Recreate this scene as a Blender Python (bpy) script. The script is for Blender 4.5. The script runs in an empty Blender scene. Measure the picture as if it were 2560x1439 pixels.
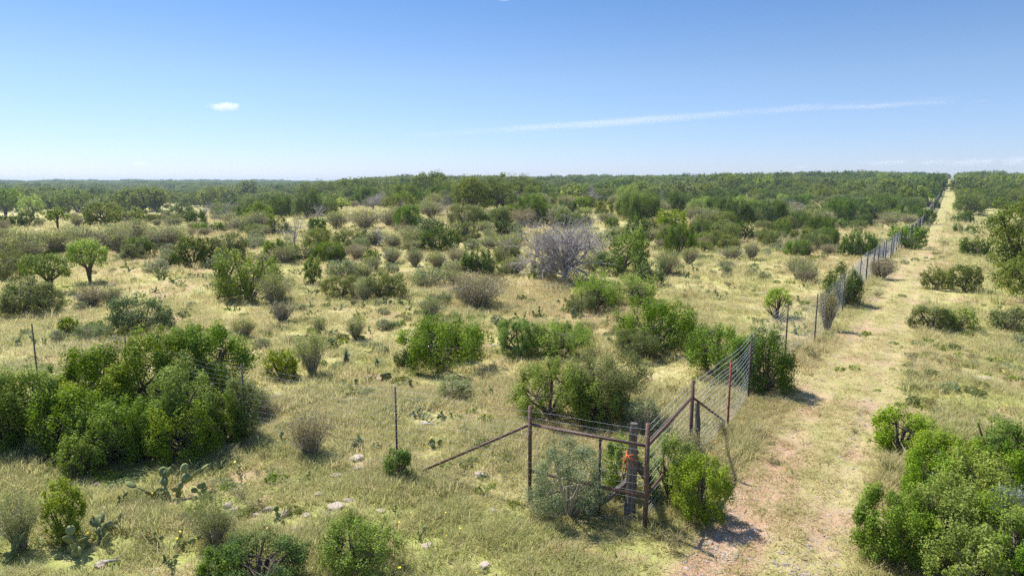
import bpy, math, random
import numpy as np
from mathutils import Vector
R = math.radians
# ---------------------------------------------------------------- camera
HC, PITCH, FPX = 7.8, math.atan((719.5-450)/1707), 1707.0
sc = bpy.context.scene
cam = bpy.data.cameras.new('camera'); co = bpy.data.objects.new('camera', cam); sc.collection.objects.link(co)
cam.lens = 24; cam.sensor_width = 36; cam.clip_start = .1; cam.clip_end = 60000
co.location = (0, 0, HC); co.rotation_euler = (R(90)-PITCH, 0, 0); sc.camera = co
# ---------------------------------------------------------------- sun, sky, exposure
SUN_EL, SUN_AZ = R(56), R(-48)            # azimuth from +Y, clockwise; the sun stands behind the scene to the left
w = bpy.data.worlds.new('World'); sc.world = w; w.use_nodes = True
wn, wl = w.node_tree.nodes, w.node_tree.links
bg = wn['Background']; sky = wn.new('ShaderNodeTexSky'); sky.sky_type = 'NISHITA'; sky.sun_disc = False
sky.sun_elevation = SUN_EL; sky.sun_rotation = SUN_AZ; sky.altitude = 300
sky.air_density = 1.0; sky.dust_density = 0.3; sky.ozone_density = 3.0
_tc = wn.new('ShaderNodeTexCoord'); _sp = wn.new('ShaderNodeSeparateXYZ'); wl.new(_tc.outputs['Generated'], _sp.inputs[0])
_tn = wn.new('ShaderNodeMix'); _tn.data_type = 'RGBA'; _tn.blend_type = 'MULTIPLY'; _tn.inputs[0].default_value = 1
_cr = wn.new('ShaderNodeValToRGB'); wl.new(_sp.outputs[2], _cr.inputs[0]); _el = _cr.color_ramp.elements
for _k in range(3): _el.new(.5)
for _e, (_p, _c) in zip(_el, ((0, (.52, .59, .90)), (.05, (.51, .575, .80)), (.138, (.54, .585, .69)), (.25, (.40, .52, .67)), (.7, (.95, 1.0, 1.1)))): _e.position = _p; _e.color = (*_c, 1)
wl.new(sky.outputs[0], _tn.inputs[6]); wl.new(_cr.outputs[0], _tn.inputs[7]); wl.new(_tn.outputs[2], bg.inputs[0]); bg.inputs[1].default_value = 0.115
sl = bpy.data.lights.new('sun', 'SUN'); sl.energy = 4.6; sl.angle = R(.5); sl.color = (1, .965, .9)
so = bpy.data.objects.new('sun', sl); sc.collection.objects.link(so)
SD = Vector((math.sin(SUN_AZ)*math.cos(SUN_EL), math.cos(SUN_AZ)*math.cos(SUN_EL), math.sin(SUN_EL)))
so.rotation_euler = SD.to_track_quat('Z', 'Y').to_euler(); so.location = (0, 0, 50)
sc.view_settings.view_transform = 'Standard'; sc.view_settings.look = 'None'
sc.view_settings.exposure = 0.78; sc.view_settings.gamma = 1
cy = sc.cycles
cy.max_bounces = 7; cy.diffuse_bounces = 3; cy.glossy_bounces = 1; cy.transmission_bounces = 3; cy.transparent_max_bounces = 6
cy.volume_bounces = 4; cy.use_denoising = False
# ---------------------------------------------------------------- helpers
rng = np.random.default_rng(7)
random.seed(7)
P0 = np.array([3.02, 14.49]); RD = np.array([.5388, .8424]); RN = np.array([.8424, -.5388]); LD = np.array([-.891, .454])
_wv = [(rng.uniform(0, 2*math.pi), rng.uniform(0, 2*math.pi), s) for s in [2.2, 3.1, 4.7, 6.5, 9, 14, 22, 37, 60, 95]]
_wa = [.012, .02, .03, .035, .04, .06, .10, .16, .25, .35]
_PR = ([0, 30, 82, 150, 240, 341, 490, 700, 980, 1200, 2000, 4000], [0, 0, -.6, -2.6, -3.0, -2.0, 1.5, 5.5, 8.6, 8.2, -8, -40])
_PL = ([0, 60, 120, 200, 350, 800, 1800, 2700, 3100, 4000], [0, -.1, -.3, -2.5, -8, -9, -6, -1.5, -3, -30])
_PM = ([0, 60, 90, 140, 200, 300, 490, 700, 1000, 1200, 2000, 4000], [0, -.2, 0, 1.0, .8, -2, -1, 2.5, 5, 4.5, -8, -40])
def sm(a, b, t):
    t = np.clip((t-a)/(b-a), 0, 1); return t*t*(3-2*t)
def lat(x, y): return (x-P0[0])*RN[0] + (y-P0[1])*RN[1]
def zf(x, y):
    x = np.asarray(x, float); y = np.asarray(y, float)
    d = np.hypot(x, y); az = np.arctan2(x, np.maximum(y, .1))
    wr = sm(.16, .42, az); wl_ = sm(-.12, -.36, az) if False else 1-sm(-.36, -.12, az)
    z = np.interp(d, *_PR)*wr + np.interp(d, *_PL)*wl_*(1-wr) + np.interp(d, *_PM)*(1-wr)*(1-wl_)
    n = 0
    for (p1, p2, s), a in zip(_wv, _wa):
        n = n + a*np.sin((x*math.cos(p1)+y*math.sin(p1))*2*math.pi/s+p2)*np.cos((x*math.cos(p1+1.3)-y*math.sin(p1+1.3))*2*math.pi/s*.83+p1)
    L = lat(x, y); fr_ = sm(260, 600, d)*(1-.85*np.exp(-((L-2.7)/30)**2))
    n = n+fr_*(1.6*np.sin(x/71+1.1*np.sin(y/97))*np.cos(y/83+.6)+1.3*np.sin(x/39+y/61+2))
    road = np.exp(-((L-2.7)/2.8)**2)
    n = n*(1-.7*road)
    rut = np.exp(-((L-1.8)/.28)**2)+np.exp(-((L-3.5)/.28)**2)
    return z + n - .05*rut*(d < 400)
def ray(px, py):
    cx = (px-1280)/FPX; cyy = (719.5-py)/FPX
    return np.array([cx, math.cos(PITCH)+cyy*math.sin(PITCH), -math.sin(PITCH)+cyy*math.cos(PITCH)])
def hit(px, py):
    r = ray(px, py)
    if r[2] > -1e-4: r = np.array([r[0], r[1], -1e-4])
    t = np.concatenate([np.arange(8, 60, .1), np.arange(60, 400, .5), np.arange(400, 3000, 4)])
    zz = HC+r[2]*t - zf(r[0]*t, r[1]*t)
    k = np.argmax(zz < 0) if (zz < 0).any() else len(t)-1
    return np.array([r[0]*t[k], r[1]*t[k]])
def proj(x, y, z):
    dz = z-HC; fw = y*math.cos(PITCH)-dz*math.sin(PITCH); up = y*math.sin(PITCH)+dz*math.cos(PITCH)
    return 1280+FPX*x/fw, 719.5-FPX*up/fw
def topz(x, y, py):
    r = ray(1280, py); return HC + r[2]/r[1]*y

C = sc.collection
def tag(o, label=None, cat=None, group=None, kind=None):
    if label: o['label'] = label
    if cat: o['category'] = cat
    if group: o['group'] = group
    if kind: o['kind'] = kind
    return o
def mesh(name, V, F, mat, tint=None, smooth=False):
    """V (n,3); F (m,k) array of one face size, or a list of such arrays"""
    V = np.asarray(V, np.float32); Fs = F if isinstance(F, list) else [F]
    Fs = [np.asarray(f, np.int32) for f in Fs if len(f)]
    me = bpy.data.meshes.new(name); me.vertices.add(len(V)); me.vertices.foreach_set('co', V.ravel())
    loops = np.concatenate([f.ravel() for f in Fs]); tot = np.concatenate([np.full(len(f), f.shape[1], np.int32) for f in Fs])
    me.loops.add(len(loops)); me.loops.foreach_set('vertex_index', loops)
    me.polygons.add(len(tot)); st = np.concatenate([[0], np.cumsum(tot)[:-1]]).astype(np.int32)
    me.polygons.foreach_set('loop_start', st)
    me.polygons.foreach_set('use_smooth', np.full(len(tot), smooth))
    me.update(calc_edges=True)
    if tint is not None:
        a = me.attributes.new('tint', 'FLOAT', 'POINT'); a.data.foreach_set('value', np.asarray(tint, np.float32))
    if mat: me.materials.append(mat)
    return me
def ob(name, me, parent=None, loc=(0, 0, 0), rot=(0, 0, 0)):
    o = bpy.data.objects.new(name, me); C.objects.link(o); o.location = loc; o.rotation_euler = rot
    if parent: o.parent = parent
    return o
class B:
    """collects tubes and boxes into one mesh"""
    def __init__(s): s.v = []; s.f4 = []; s.f3 = []; s.n = 0
    def add(s, v, f4=None, f3=None):
        s.v.append(np.asarray(v, float))
        if f4 is not None and len(f4): s.f4.append(np.asarray(f4)+s.n)
        if f3 is not None and len(f3): s.f3.append(np.asarray(f3)+s.n)
        s.n += len(v)
    def tube(s, pts, rad, k=6, cap=True):
        pts = np.asarray(pts, float); n = len(pts); rad = np.broadcast_to(rad, n)
        t = np.gradient(pts, axis=0); t /= np.linalg.norm(t, axis=1)[:, None]+1e-9
        u = np.cross(t, [0, 0, 1.]); bad = np.linalg.norm(u, axis=1) < .15; u[bad] = np.cross(t[bad], [0, 1., 0])
        u /= np.linalg.norm(u, axis=1)[:, None]+1e-9; w_ = np.cross(t, u)
        a = np.arange(k)*2*math.pi/k
        v = pts[:, None]+rad[:, None, None]*(u[:, None]*np.cos(a)[None, :, None]+w_[:, None]*np.sin(a)[None, :, None])
        i = np.arange(n-1)[:, None]*k; j = np.arange(k)[None]; j2 = (j+1) % k
        f = np.stack([i+j, i+j2, i+k+j2, i+k+j], -1).reshape(-1, 4)
        v = v.reshape(-1, 3); f3 = []
        if cap:
            v = np.concatenate([v, pts[:1], pts[-1:]]); c0, c1 = n*k, n*k+1
            f3 = [(c0, (q+1) % k, q) for q in range(k)]+[(c1, (n-1)*k+q, (n-1)*k+(q+1) % k) for q in range(k)]
        s.add(v, f, f3)
    def box(s, c, h, ax=None):
        c = np.asarray(c, float); ax = np.eye(3) if ax is None else ax
        v = [c+ax[0]*h[0]*i+ax[1]*h[1]*j+ax[2]*h[2]*k for i in (-1, 1) for j in (-1, 1) for k in (-1, 1)]
        s.add(v, [(0, 1, 3, 2), (4, 6, 7, 5), (0, 4, 5, 1), (2, 3, 7, 6), (0, 2, 6, 4), (1, 5, 7, 3)])
    def mesh(s, name, mat, smooth=True):
        f = []
        if s.f4: f.append(np.concatenate(s.f4))
        if s.f3: f.append(np.concatenate(s.f3))
        return mesh(name, np.concatenate(s.v), f, mat, None, smooth)
# ---------------------------------------------------------------- materials
class NT:
    def __init__(s, name):
        s.m = bpy.data.materials.new(name); s.m.use_nodes = True; s.t = s.m.node_tree; s.N = s.t.nodes; s.L = s.t.links
        s.b = s.N['Principled BSDF']; s.out = s.N['Material Output']
    def n(s, ty, inp=None, **kw):
        x = s.N.new(ty)
        for k, v in kw.items(): setattr(x, k, v)
        for k, v in (inp or {}).items():
            if hasattr(v, 'is_output') or isinstance(v, bpy.types.NodeSocket): s.L.new(v, x.inputs[k])
            else: x.inputs[k].default_value = v
        return x
    def noise(s, vec, scale, det=4, rough=.55, out='Fac'):
        return s.n('ShaderNodeTexNoise', {'Vector': vec, 'Scale': scale, 'Detail': det, 'Roughness': rough}).outputs[out]
    def ramp(s, fac, stops):
        r = s.n('ShaderNodeValToRGB', {0: fac}); e = r.color_ramp.elements
        while len(e) < len(stops): e.new(.5)
        for q, (p, c) in zip(e, stops): q.position = p; q.color = (*c, 1) if len(c) == 3 else c
        return r.outputs[0]
    def mix(s, f, a, b, bt='MIX'):
        x = s.n('ShaderNodeMix', data_type='RGBA', blend_type=bt)
        for i, v in ((0, f), (6, a), (7, b)):
            if isinstance(v, bpy.types.NodeSocket): s.L.new(v, x.inputs[i])
            elif i: x.inputs[i].default_value = (*v, 1)
            else: x.inputs[i].default_value = v
        return x.outputs[2]
    def math(s, op, a, b=None, c=None, clamp=False):
        x = s.n('ShaderNodeMath', operation=op, use_clamp=clamp)
        for i, v in enumerate((a, b, c)):
            if v is None: continue
            if isinstance(v, bpy.types.NodeSocket): s.L.new(v, x.inputs[i])
            else: x.inputs[i].default_value = v
        return x.outputs[0]
    def sstep(s, v, a, b):
        return s.n('ShaderNodeMapRange', {0: v, 1: a, 2: b, 3: 0., 4: 1.}, interpolation_type='SMOOTHSTEP').outputs[0]

STRAW, PALE, GREENG, DEEPG, SOIL, DIRT = (.50, .395, .20), (.53, .48, .215), (.36, .37, .10), (.20, .235, .055), (.50, .285, .17), (.36, .26, .14)
def ground_tint(nt, pos):
    """colour of the grass cover and bare soil at a place, shared by the ground and the tufts on it"""
    n1 = nt.noise(pos, .035, 4, .6); n2 = nt.noise(pos, .16, 5, .62); n3 = nt.noise(pos, .9, 4, .6); n4 = nt.noise(pos, .45, 5, .65)
    c = nt.ramp(n2, [(.30, GREENG), (.43, (.46, .425, .155)), (.54, PALE), (.66, STRAW)])
    c = nt.mix(nt.math('MULTIPLY', nt.sstep(n1, .47, .60), .85), c, (.50, .365, .19))
    c = nt.mix(nt.math('MULTIPLY', nt.sstep(n3, .57, .72), .6), c, DEEPG)
    c = nt.mix(nt.math('MULTIPLY', nt.sstep(n4, .54, .68), .55), c, (.62, .56, .30)); c = nt.mix(nt.math('MULTIPLY', nt.sstep(n4, .46, .34), .5), c, (.30, .315, .085))
    # the ungrazed ground outside the fences is lusher
    dt = lambda a: nt.n('ShaderNodeVectorMath', {0: nt.n('ShaderNodeVectorMath', {0: pos, 1: (P0[0], P0[1], 0)}, operation='SUBTRACT').outputs[0], 1: (a[0], a[1], 0)}, operation='DOT_PRODUCT').outputs['Value']
    o1 = nt.math('MULTIPLY', nt.sstep(dt(RD), -.2, -1.2), nt.sstep(dt(RN), 1.2, .4)); o2 = nt.sstep(dt(RN), 5., 7.)
    lush = nt.math('MULTIPLY', nt.math('MAXIMUM', nt.math('MULTIPLY', o1, .85), nt.math('MULTIPLY', o2, .45)), nt.sstep(n3, .30, .55))
    c = nt.mix(lush, c, (.35, .385, .105))
    return c
def make_ground():
    nt = NT('grass_and_soil'); g = nt.n('ShaderNodeNewGeometry').outputs['Position']
    c = ground_tint(nt, g)
    sx = nt.n('ShaderNodeSeparateXYZ', {0: g}); x, y = sx.outputs[0], sx.outputs[1]
    L = nt.math('ADD', nt.math('ADD', nt.math('MULTIPLY', x, RN[0]), nt.math('MULTIPLY', y, RN[1])), -float(P0@RN))
    wob = nt.math('MULTIPLY', nt.math('SUBTRACT', nt.noise(g, .25, 2), .5), 1.0)
    Lw = nt.math('ADD', L, wob)
    fine = nt.noise(g, 5., 5, .7); med = nt.noise(g, 1.3, 4, .65); mic = nt.noise(g, 22, 4, .7)
    # mown strip
    strip = nt.math('MULTIPLY', nt.sstep(Lw, .2, 1.2), nt.math('SUBTRACT', 1, nt.sstep(Lw, 4.0, 5.6)))
    c = nt.mix(nt.math('MULTIPLY', strip, .75), c, nt.ramp(med, [(.35, (.28, .29, .095)), (.5, (.42, .36, .15)), (.65, (.49, .385, .20))]))
    def rut(cn, wd):
        a = nt.math('ABSOLUTE', nt.math('SUBTRACT', L, nt.math('ADD', nt.math('MULTIPLY', wob, .5), cn)))
        return nt.math('SUBTRACT', 1, nt.sstep(a, wd*.35, wd))
    rr = nt.math('MULTIPLY', nt.math('MAXIMUM', rut(1.8, .5), nt.math('MULTIPLY', rut(3.5, .5), .9)), nt.math('SUBTRACT', 1, nt.math('MULTIPLY', nt.sstep(nt.n('ShaderNodeVectorMath', {0: g}, operation='LENGTH').outputs['Value'], 22, 36), .55)))
    S_ = nt.math('ADD', nt.math('ADD', nt.math('MULTIPLY', x, RD[0]), nt.math('MULTIPLY', y, RD[1])), -float(P0@RD)); nr_ = nt.math('MULTIPLY', nt.math('MULTIPLY', rut(1.8, .95), nt.sstep(S_, 9., 4.)), .21)
    far_ = nt.sstep(S_, 90, 260); c = nt.mix(nt.math('MULTIPLY', far_, .7), c, (.33, .33, .11))
    bare = nt.math('MULTIPLY', nt.math('MAXIMUM', rr, nt.math('MULTIPLY', nr_, 6)), nt.sstep(nt.math('ADD', nt.math('ADD', nt.noise(g, .33, 3), nt.math('MULTIPLY', fine, .35)), nr_), .66, .82))
    soil = nt.ramp(nt.noise(g, 2.2, 6, .7), [(.3, (.36, .21, .13)), (.5, (.49, .31, .205)), (.7, (.62, .45, .33))])
    c = nt.mix(nt.math('MULTIPLY', rr, .3), c, (.50, .40, .22))
    c = nt.mix(bare, c, soil)
    # bare patches elsewhere
    bp = nt.sstep(nt.math('ADD', nt.noise(g, .21, 6, .7), nt.math('MULTIPLY', fine, .22)), .635, .70)
    c = nt.mix(nt.math('MULTIPLY', bp, .8), c, nt.ramp(fine, [(.35, (.40, .24, .14)), (.6, (.52, .38, .25))]))
    # straw and thatch mottling
    c = nt.mix(nt.math('MULTIPLY', nt.sstep(fine, .5, .72), .45), c, (.13, .14, .045))
    c = nt.mix(nt.math('MULTIPLY', nt.sstep(mic, .55, .75), .35), c, (.56, .50, .30))
    nt.L.new(c, nt.b.inputs['Base Color']); nt.b.inputs['Roughness'].default_value = .95; nt.b.inputs['Specular IOR Level'].default_value = .1
    h = nt.math('ADD', nt.math('MULTIPLY', fine, 1.), nt.math('MULTIPLY', mic, .5))
    bm = nt.n('ShaderNodeBump', {'Height': h, 'Strength': .8, 'Distance': .12})
    nt.L.new(bm.outputs[0], nt.b.inputs['Normal'])
    return nt.m
def leaf_mat(name, dark, mid, light, trans=.35, rough=.62, spec=.12, var=.12):
    nt = NT(name); a = nt.n('ShaderNodeAttribute', attribute_name='tint').outputs['Fac']
    c = nt.ramp(a, [(.1, dark), (.5, mid), (.9, light)])
    oi = nt.n('ShaderNodeObjectInfo').outputs['Random']
    hs = nt.n('ShaderNodeHueSaturation', {'Color': c, 'Hue': nt.math('ADD', .5-.012, nt.math('MULTIPLY', oi, .024)),
              'Value': nt.math('ADD', 1-var, nt.math('MULTIPLY', nt.math('FRACT', nt.math('MULTIPLY', oi, 17.3)), 2*var)), 'Saturation': nt.math('ADD', .9, nt.math('MULTIPLY', nt.math('FRACT', nt.math('MULTIPLY', oi, 7.1)), .2))}).outputs[0]
    nt.L.new(hs, nt.b.inputs['Base Color']); nt.b.inputs['Roughness'].default_value = rough; nt.b.inputs['Specular IOR Level'].default_value = spec
    tr = nt.n('ShaderNodeBsdfTranslucent', {'Color': nt.n('ShaderNodeHueSaturation', {'Color': hs, 'Hue': .485, 'Saturation': 1.1, 'Value': 1.35}).outputs[0]})
    mx = nt.n('ShaderNodeMixShader', {0: trans}); nt.L.new(nt.b.outputs[0], mx.inputs[1]); nt.L.new(tr.outputs[0], mx.inputs[2])
    nt.L.new(mx.outputs[0], nt.out.inputs[0]); return nt.m
def simple_mat(name, c1, c2, scale=8, rough=.8, metal=0, spec=.3, bump=0., stretch=None, det=5):
    nt = NT(name); tc = nt.n('ShaderNodeTexCoord').outputs['Object']
    if stretch: tc = nt.n('ShaderNodeMapping', {0: tc, 3: stretch}).outputs[0]
    f = nt.noise(tc, scale, det, .65)
    nt.L.new(nt.ramp(f, [(.3, c1), (.7, c2)]), nt.b.inputs['Base Color'])
    nt.b.inputs['Roughness'].default_value = rough; nt.b.inputs['Metallic'].default_value = metal; nt.b.inputs['Specular IOR Level'].default_value = spec
    if bump: nt.L.new(nt.n('ShaderNodeBump', {'Height': f, 'Strength': bump, 'Distance': .03}).outputs[0], nt.b.inputs['Normal'])
    return nt.m
M = {}
M['ground'] = make_ground()
M['green'] = leaf_mat('shrub_leaf_green', (.07, .125, .014), (.14, .225, .024), (.25, .34, .045), .3)
M['bright'] = leaf_mat('shrub_leaf_bright', (.115, .17, .02), (.215, .295, .038), (.36, .43, .08), .33)
M['dark'] = leaf_mat('juniper_leaf', (.04, .075, .012), (.085, .14, .024), (.16, .225, .04), .32)
M['oak'] = leaf_mat('oak_leaf', (.075, .105, .018), (.145, .19, .036), (.25, .29, .07), .38)
M['olive'] = leaf_mat('olive_leaf', (.09, .12, .03), (.165, .20, .055), (.26, .29, .09), .35)
M['blue'] = leaf_mat('bluish_leaf', (.06, .10, .03), (.115, .175, .05), (.21, .27, .09), .3)
M['lime'] = leaf_mat('mesquite_leaf', (.15, .23, .05), (.24, .34, .06), (.37, .47, .11), .45)
M['thorn'] = leaf_mat('thornbrush_leaf', (.145, .175, .052), (.24, .27, .09), (.36, .385, .14), .4)
M['brown'] = leaf_mat('dry_brush_leaf', (.17, .155, .07), (.28, .25, .12), (.40, .365, .18), .35)
M['sage'] = leaf_mat('sage_leaf', (.12, .15, .06), (.22, .265, .11), (.36, .41, .20), .3)
M['silver'] = leaf_mat('silver_leaf', (.10, .14, .10), (.19, .24, .18), (.33, .38, .31), .25)
M['bark'] = simple_mat('bark', (.06, .045, .035), (.16, .13, .10), 14, .9, bump=.5)
M['twig'] = simple_mat('grey_twig', (.33, .29, .20), (.50, .45, .33), 9, .9)
M['dead'] = simple_mat('dead_wood', (.25, .22, .21), (.50, .46, .45), 5, .85)
M['pipe'] = simple_mat('rusty_pipe', (.075, .042, .03), (.165, .09, .062), 16, .62, .15, .4, .25)
M['tpost'] = simple_mat('steel_post', (.045, .04, .04), (.12, .085, .075), 18, .7, .2)
M['redpost'] = simple_mat('red_post', (.20, .05, .035), (.34, .085, .05), 18, .7, .1)
M['wire'] = simple_mat('galvanised_wire', (.42, .45, .50), (.62, .65, .70), 3, .45, .15, .5)
M['cedar'] = simple_mat('weathered_cedar', (.065, .055, .045), (.22, .19, .165), 10, .9, bump=1., stretch=(3, 3, .35))
M['rope'] = simple_mat('orange_tape', (.60, .13, .03), (.80, .22, .05), 10, .6)
M['rock'] = simple_mat('limestone', (.32, .24, .19), (.56, .47, .39), 7, .9, bump=.6)
M['rockdark'] = simple_mat('lichened_limestone', (.20, .16, .13), (.46, .39, .31), 10, .95, bump=.6)
M['pad'] = leaf_mat('cactus_pad', (.13, .16, .055), (.20, .235, .09), (.29, .32, .14), .04, .7)
M['yellow'] = simple_mat('yellow_petal', (.85, .62, .03), (.95, .75, .06), 10, .6)
M['orange'] = simple_mat('orange_petal', (.85, .26, .03), (.95, .42, .10), 10, .6)
M['yucca'] = leaf_mat('yucca_leaf', (.10, .15, .06), (.18, .23, .11), (.33, .35, .2), .1)
M['thatch'] = simple_mat('dead_leaf_skirt', (.10, .075, .055), (.26, .21, .16), 20, .95)
# ---------------------------------------------------------------- ground
ang = np.concatenate([np.linspace(-math.pi, -1.0, 26)[:-1], np.linspace(-1.0, 1.0, 561), np.linspace(1.0, math.pi, 26)[1:-1]])
rad = [0.5]
while rad[-1] < 4200: rad.append(rad[-1]*1.0115 if rad[-1] > 9 else rad[-1]+.7)
rad = np.array(rad); A_, R_ = np.meshgrid(ang, rad)
X, Y = np.sin(A_)*R_, np.cos(A_)*R_
Z = zf(X, Y); V = np.stack([X, Y, Z], -1).reshape(-1, 3)
na, nr = len(ang), len(rad); i = np.arange(nr-1)[:, None]*na; j = np.arange(na)[None]; j2 = (j+1) % na
F = np.stack([i+j, i+j2, i+na+j2, i+na+j], -1).reshape(-1, 4)
V = np.concatenate([V, [[0, 0, float(zf(0., .1))]]]); cF = np.array([[len(V)-1, (q+1) % na, q] for q in range(na)])
tag(ob('ground', mesh('ground', V, [F, cF], M['ground'], None, True)), kind='structure')
s_ = [-12.]
while s_[-1] < 960: s_.append(s_[-1]+max(.2, (s_[-1]+14)*.011))
s_ = np.array(s_); l_ = np.linspace(.5, 4.8, 24); S_, L_ = np.meshgrid(s_, l_, indexing='ij')
X = P0[0]+RD[0]*S_+RN[0]*L_; Y = P0[1]+RD[1]*S_+RN[1]*L_; Z = zf(X, Y)+.012
nr, na = S_.shape; i = np.arange(nr-1)[:, None]*na; j = np.arange(na-1)[None]
F = np.stack([i+j, i+j+1, i+na+j+1, i+na+j], -1).reshape(-1, 4)[:, ::-1]
tag(ob('dirt_road', mesh('dirt_road', np.stack([X, Y, Z], -1).reshape(-1, 3), F, M['ground'], None, True)), kind='structure')
# ---------------------------------------------------------------- plants
def unit(v): return v/(np.linalg.norm(v, axis=-1, keepdims=True)+1e-9)
def leaves(g, P, Nrm, size, asp, tint, droop=0.):
    n = len(P); t = unit(np.cross(Nrm, unit(g.normal(size=(n, 3))))); b = np.cross(Nrm, t)
    if droop: t = unit(t+np.array([0, 0, -droop])); b = unit(np.cross(t, Nrm))
    s = (size*g.uniform(.6, 1.35, n))[:, None]
    V = np.stack([P-t*s*.5, P+b*s*.5*asp, P+t*s*.5, P-b*s*.5*asp], 1).reshape(-1, 3)
    F = np.arange(n*4).reshape(-1, 4); return V, F, np.repeat(tint, 4)
#       leafmat barkmat  clump  asp trans-density  form
SP = {
 'shrub':   dict(leaf='green', bark='bark', spiky=.12, cl=.25, asp=.7, cov=4.6, z0=.02, trunk=.25),
 'bright':  dict(leaf='bright', bark='bark', spiky=.1, cl=.25, asp=.7, cov=4.2, z0=.02, trunk=.25),
 'dark':    dict(leaf='dark', bark='bark', cl=.25, asp=.45, cov=4.6, z0=.0, trunk=.2, spiky=.5),
 'oak':     dict(leaf='oak', bark='bark', cl=.24, asp=.6, cov=4.4, z0=.10, trunk=.4),
 'olive':   dict(leaf='olive', bark='bark', cl=.25, asp=.5, cov=4.2, z0=.03, trunk=.3),
 'blue':    dict(leaf='blue', bark='bark', cl=.24, asp=.55, cov=4.2, z0=.02, trunk=.25),
 'lime':    dict(leaf='lime', bark='bark', cl=.22, asp=.35, cov=2.6, z0=.145, trunk=.6, droop=.5, limbs=9),
 'broad':   dict(leaf='oak', bark='bark', cl=.17, asp=.6, cov=3.4, z0=.16, trunk=.8, limbs=14),
 'tree':    dict(leaf='green', bark='bark', cl=.26, asp=.6, cov=3.4, z0=.26, trunk=.7, limbs=7),
 'limetree':dict(leaf='lime', bark='bark', cl=.22, asp=.5, cov=3.2, z0=.26, trunk=.8, limbs=8),
 'sage':    dict(leaf='sage', bark='twig', cl=.22, asp=.5, cov=3.0, z0=.0, trunk=.3, twigs=50),
 'silver':  dict(leaf='silver', bark='twig', cl=.22, asp=.4, cov=2.6, z0=.0, trunk=.3, twigs=60),
 'thorn':   dict(leaf='thorn', bark='twig', cl=.20, asp=.5, cov=1.9, z0=.0, trunk=0, vase=110),
 'brown':   dict(leaf='brown', bark='twig', cl=.2, asp=.55, cov=2.0, z0=.0, trunk=0, vase=100),
}
def build_plant(sp, W, D, H, s, seed):
    """returns (foliage mesh, wood mesh) for a plant of that width, depth and height with leaves of size s"""
    g = np.random.default_rng(seed); S = SP[sp]; z0 = S['z0']*H; rz = (H-z0)/2; zc = z0+rz
    if S['z0'] < .15 and not S.get('vase'): rz = H*.56; zc = H*.44
    W *= 1.1; D *= 1.1; H *= 1.03; r = np.array([W/2, D/2, rz]); rm = (W/2*D/2*rz)**(1/3)
    # uneven outline
    ph = g.uniform(0, 6.28, (7, 2)); fr = g.integers(1, 5, (7, 2)); am = g.uniform(.015, .06, 7)
    def lump(u):
        a = np.arctan2(u[:, 1], u[:, 0]); e = np.arcsin(np.clip(u[:, 2], -1, 1)); o = np.ones(len(u))*.97
        for (p, q), (f1, f2), m in zip(ph, fr, am): o += m*np.cos(f1*a+p)*np.cos(f2*e+q)
        return o
    vase = S.get('vase'); ncl = int(np.clip(72*(.26/S['cl'])**2*g.uniform(.85, 1.15), 30, 130))
    if vase: ncl = 60
    u = unit(g.normal(size=(ncl, 3))); u[:, 2] = np.where(u[:, 2] < -.7, -u[:, 2], u[:, 2])
    k = g.uniform(.3, 1, ncl)**.35
    if S['z0'] < .15:
        if not vase: u[:, 2] = g.uniform(-.8, 1, ncl); q_ = np.hypot(u[:, 0], u[:, 1])+1e-6; q_ = np.sqrt(1-u[:, 2]**2)/q_; u[:, 0] *= q_; u[:, 1] *= q_
        hh_ = np.hypot(u[:, 0], u[:, 1])+1e-6; f_ = np.where(u[:, 2] < 0, (1-np.abs(u[:, 2])**4)**.25/hh_, (1-np.abs(u[:, 2])**2.7)**(1/2.7)/hh_); f_ = np.minimum(f_, 3.); u[:, 0] *= f_; u[:, 1] *= f_
    rc = rm*S['cl']*g.uniform(.5, 1.35, ncl)
    sp_k = S.get('spiky', 0)
    cc = u*(lump(u)*k)[:, None]*np.maximum(r-rc[:, None]*.6, r*.3)+[0, 0, zc]
    if vase:
        hh = g.uniform(.25, 1, ncl)**.8; a = g.uniform(0, 6.28, ncl); rr = np.sqrt(g.uniform(0, 1, ncl))*(.25+.75*hh)
        cc = np.stack([np.cos(a)*rr*W/2*.95, np.sin(a)*rr*D/2*.95, H*hh*(1-.25*rr**2)], 1)
    else:
        ex = g.uniform(size=ncl) < .15      # outlying sprays that break the outline
        cc[ex] = (cc[ex]-[0, 0, zc])*g.uniform(1.02, 1.12 if sp in ('oak', 'broad', 'tree', 'limetree', 'lime') else 1.16, (int(ex.sum()), 1))+[0, 0, zc]; rc[ex] *= .5
    cc[:, 2] = np.clip(cc[:, 2], rc*.45, H*1.02-rc*.4)
    A = W*H*.8*(1-S['z0']*.6); n = int(np.clip(1.35*S['cov']*A/(s*s*.5*S['asp']/.6), 150, 36000))
    wgt = rc**2; idx = g.choice(ncl, n, p=wgt/wgt.sum())
    d = unit(g.normal(size=(n, 3))); rr = g.uniform(0, 1, n)**.42
    if sp_k: d2 = d*np.array([.75, .75, 1.0+sp_k*1.3])
    else: d2 = d
    P = cc[idx]+d2*(rc[idx]*rr)[:, None]*(1.0+.25*np.sin(idx*1.7))[:, None]
    if vase: P = cc[idx]+g.normal(size=(n, 3))*[W*.07, D*.07, H*.09]
    P[:, 2] = np.abs(P[:, 2])+.01
    nr_ = unit(d*.85+g.normal(size=(n, 3))*.42+[0, 0, .35])
    tint = np.clip(.5+g.normal(0, .13, ncl)[idx]+g.normal(0, .13, n)+.06, 0, 1)
    V, F, T = leaves(g, P, nr_, s, S['asp'], tint, S.get('droop', 0))
    fm = mesh('foliage', V, F, M[S['leaf']], T)
    b = B(); nl = S.get('limbs', 7)
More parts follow.
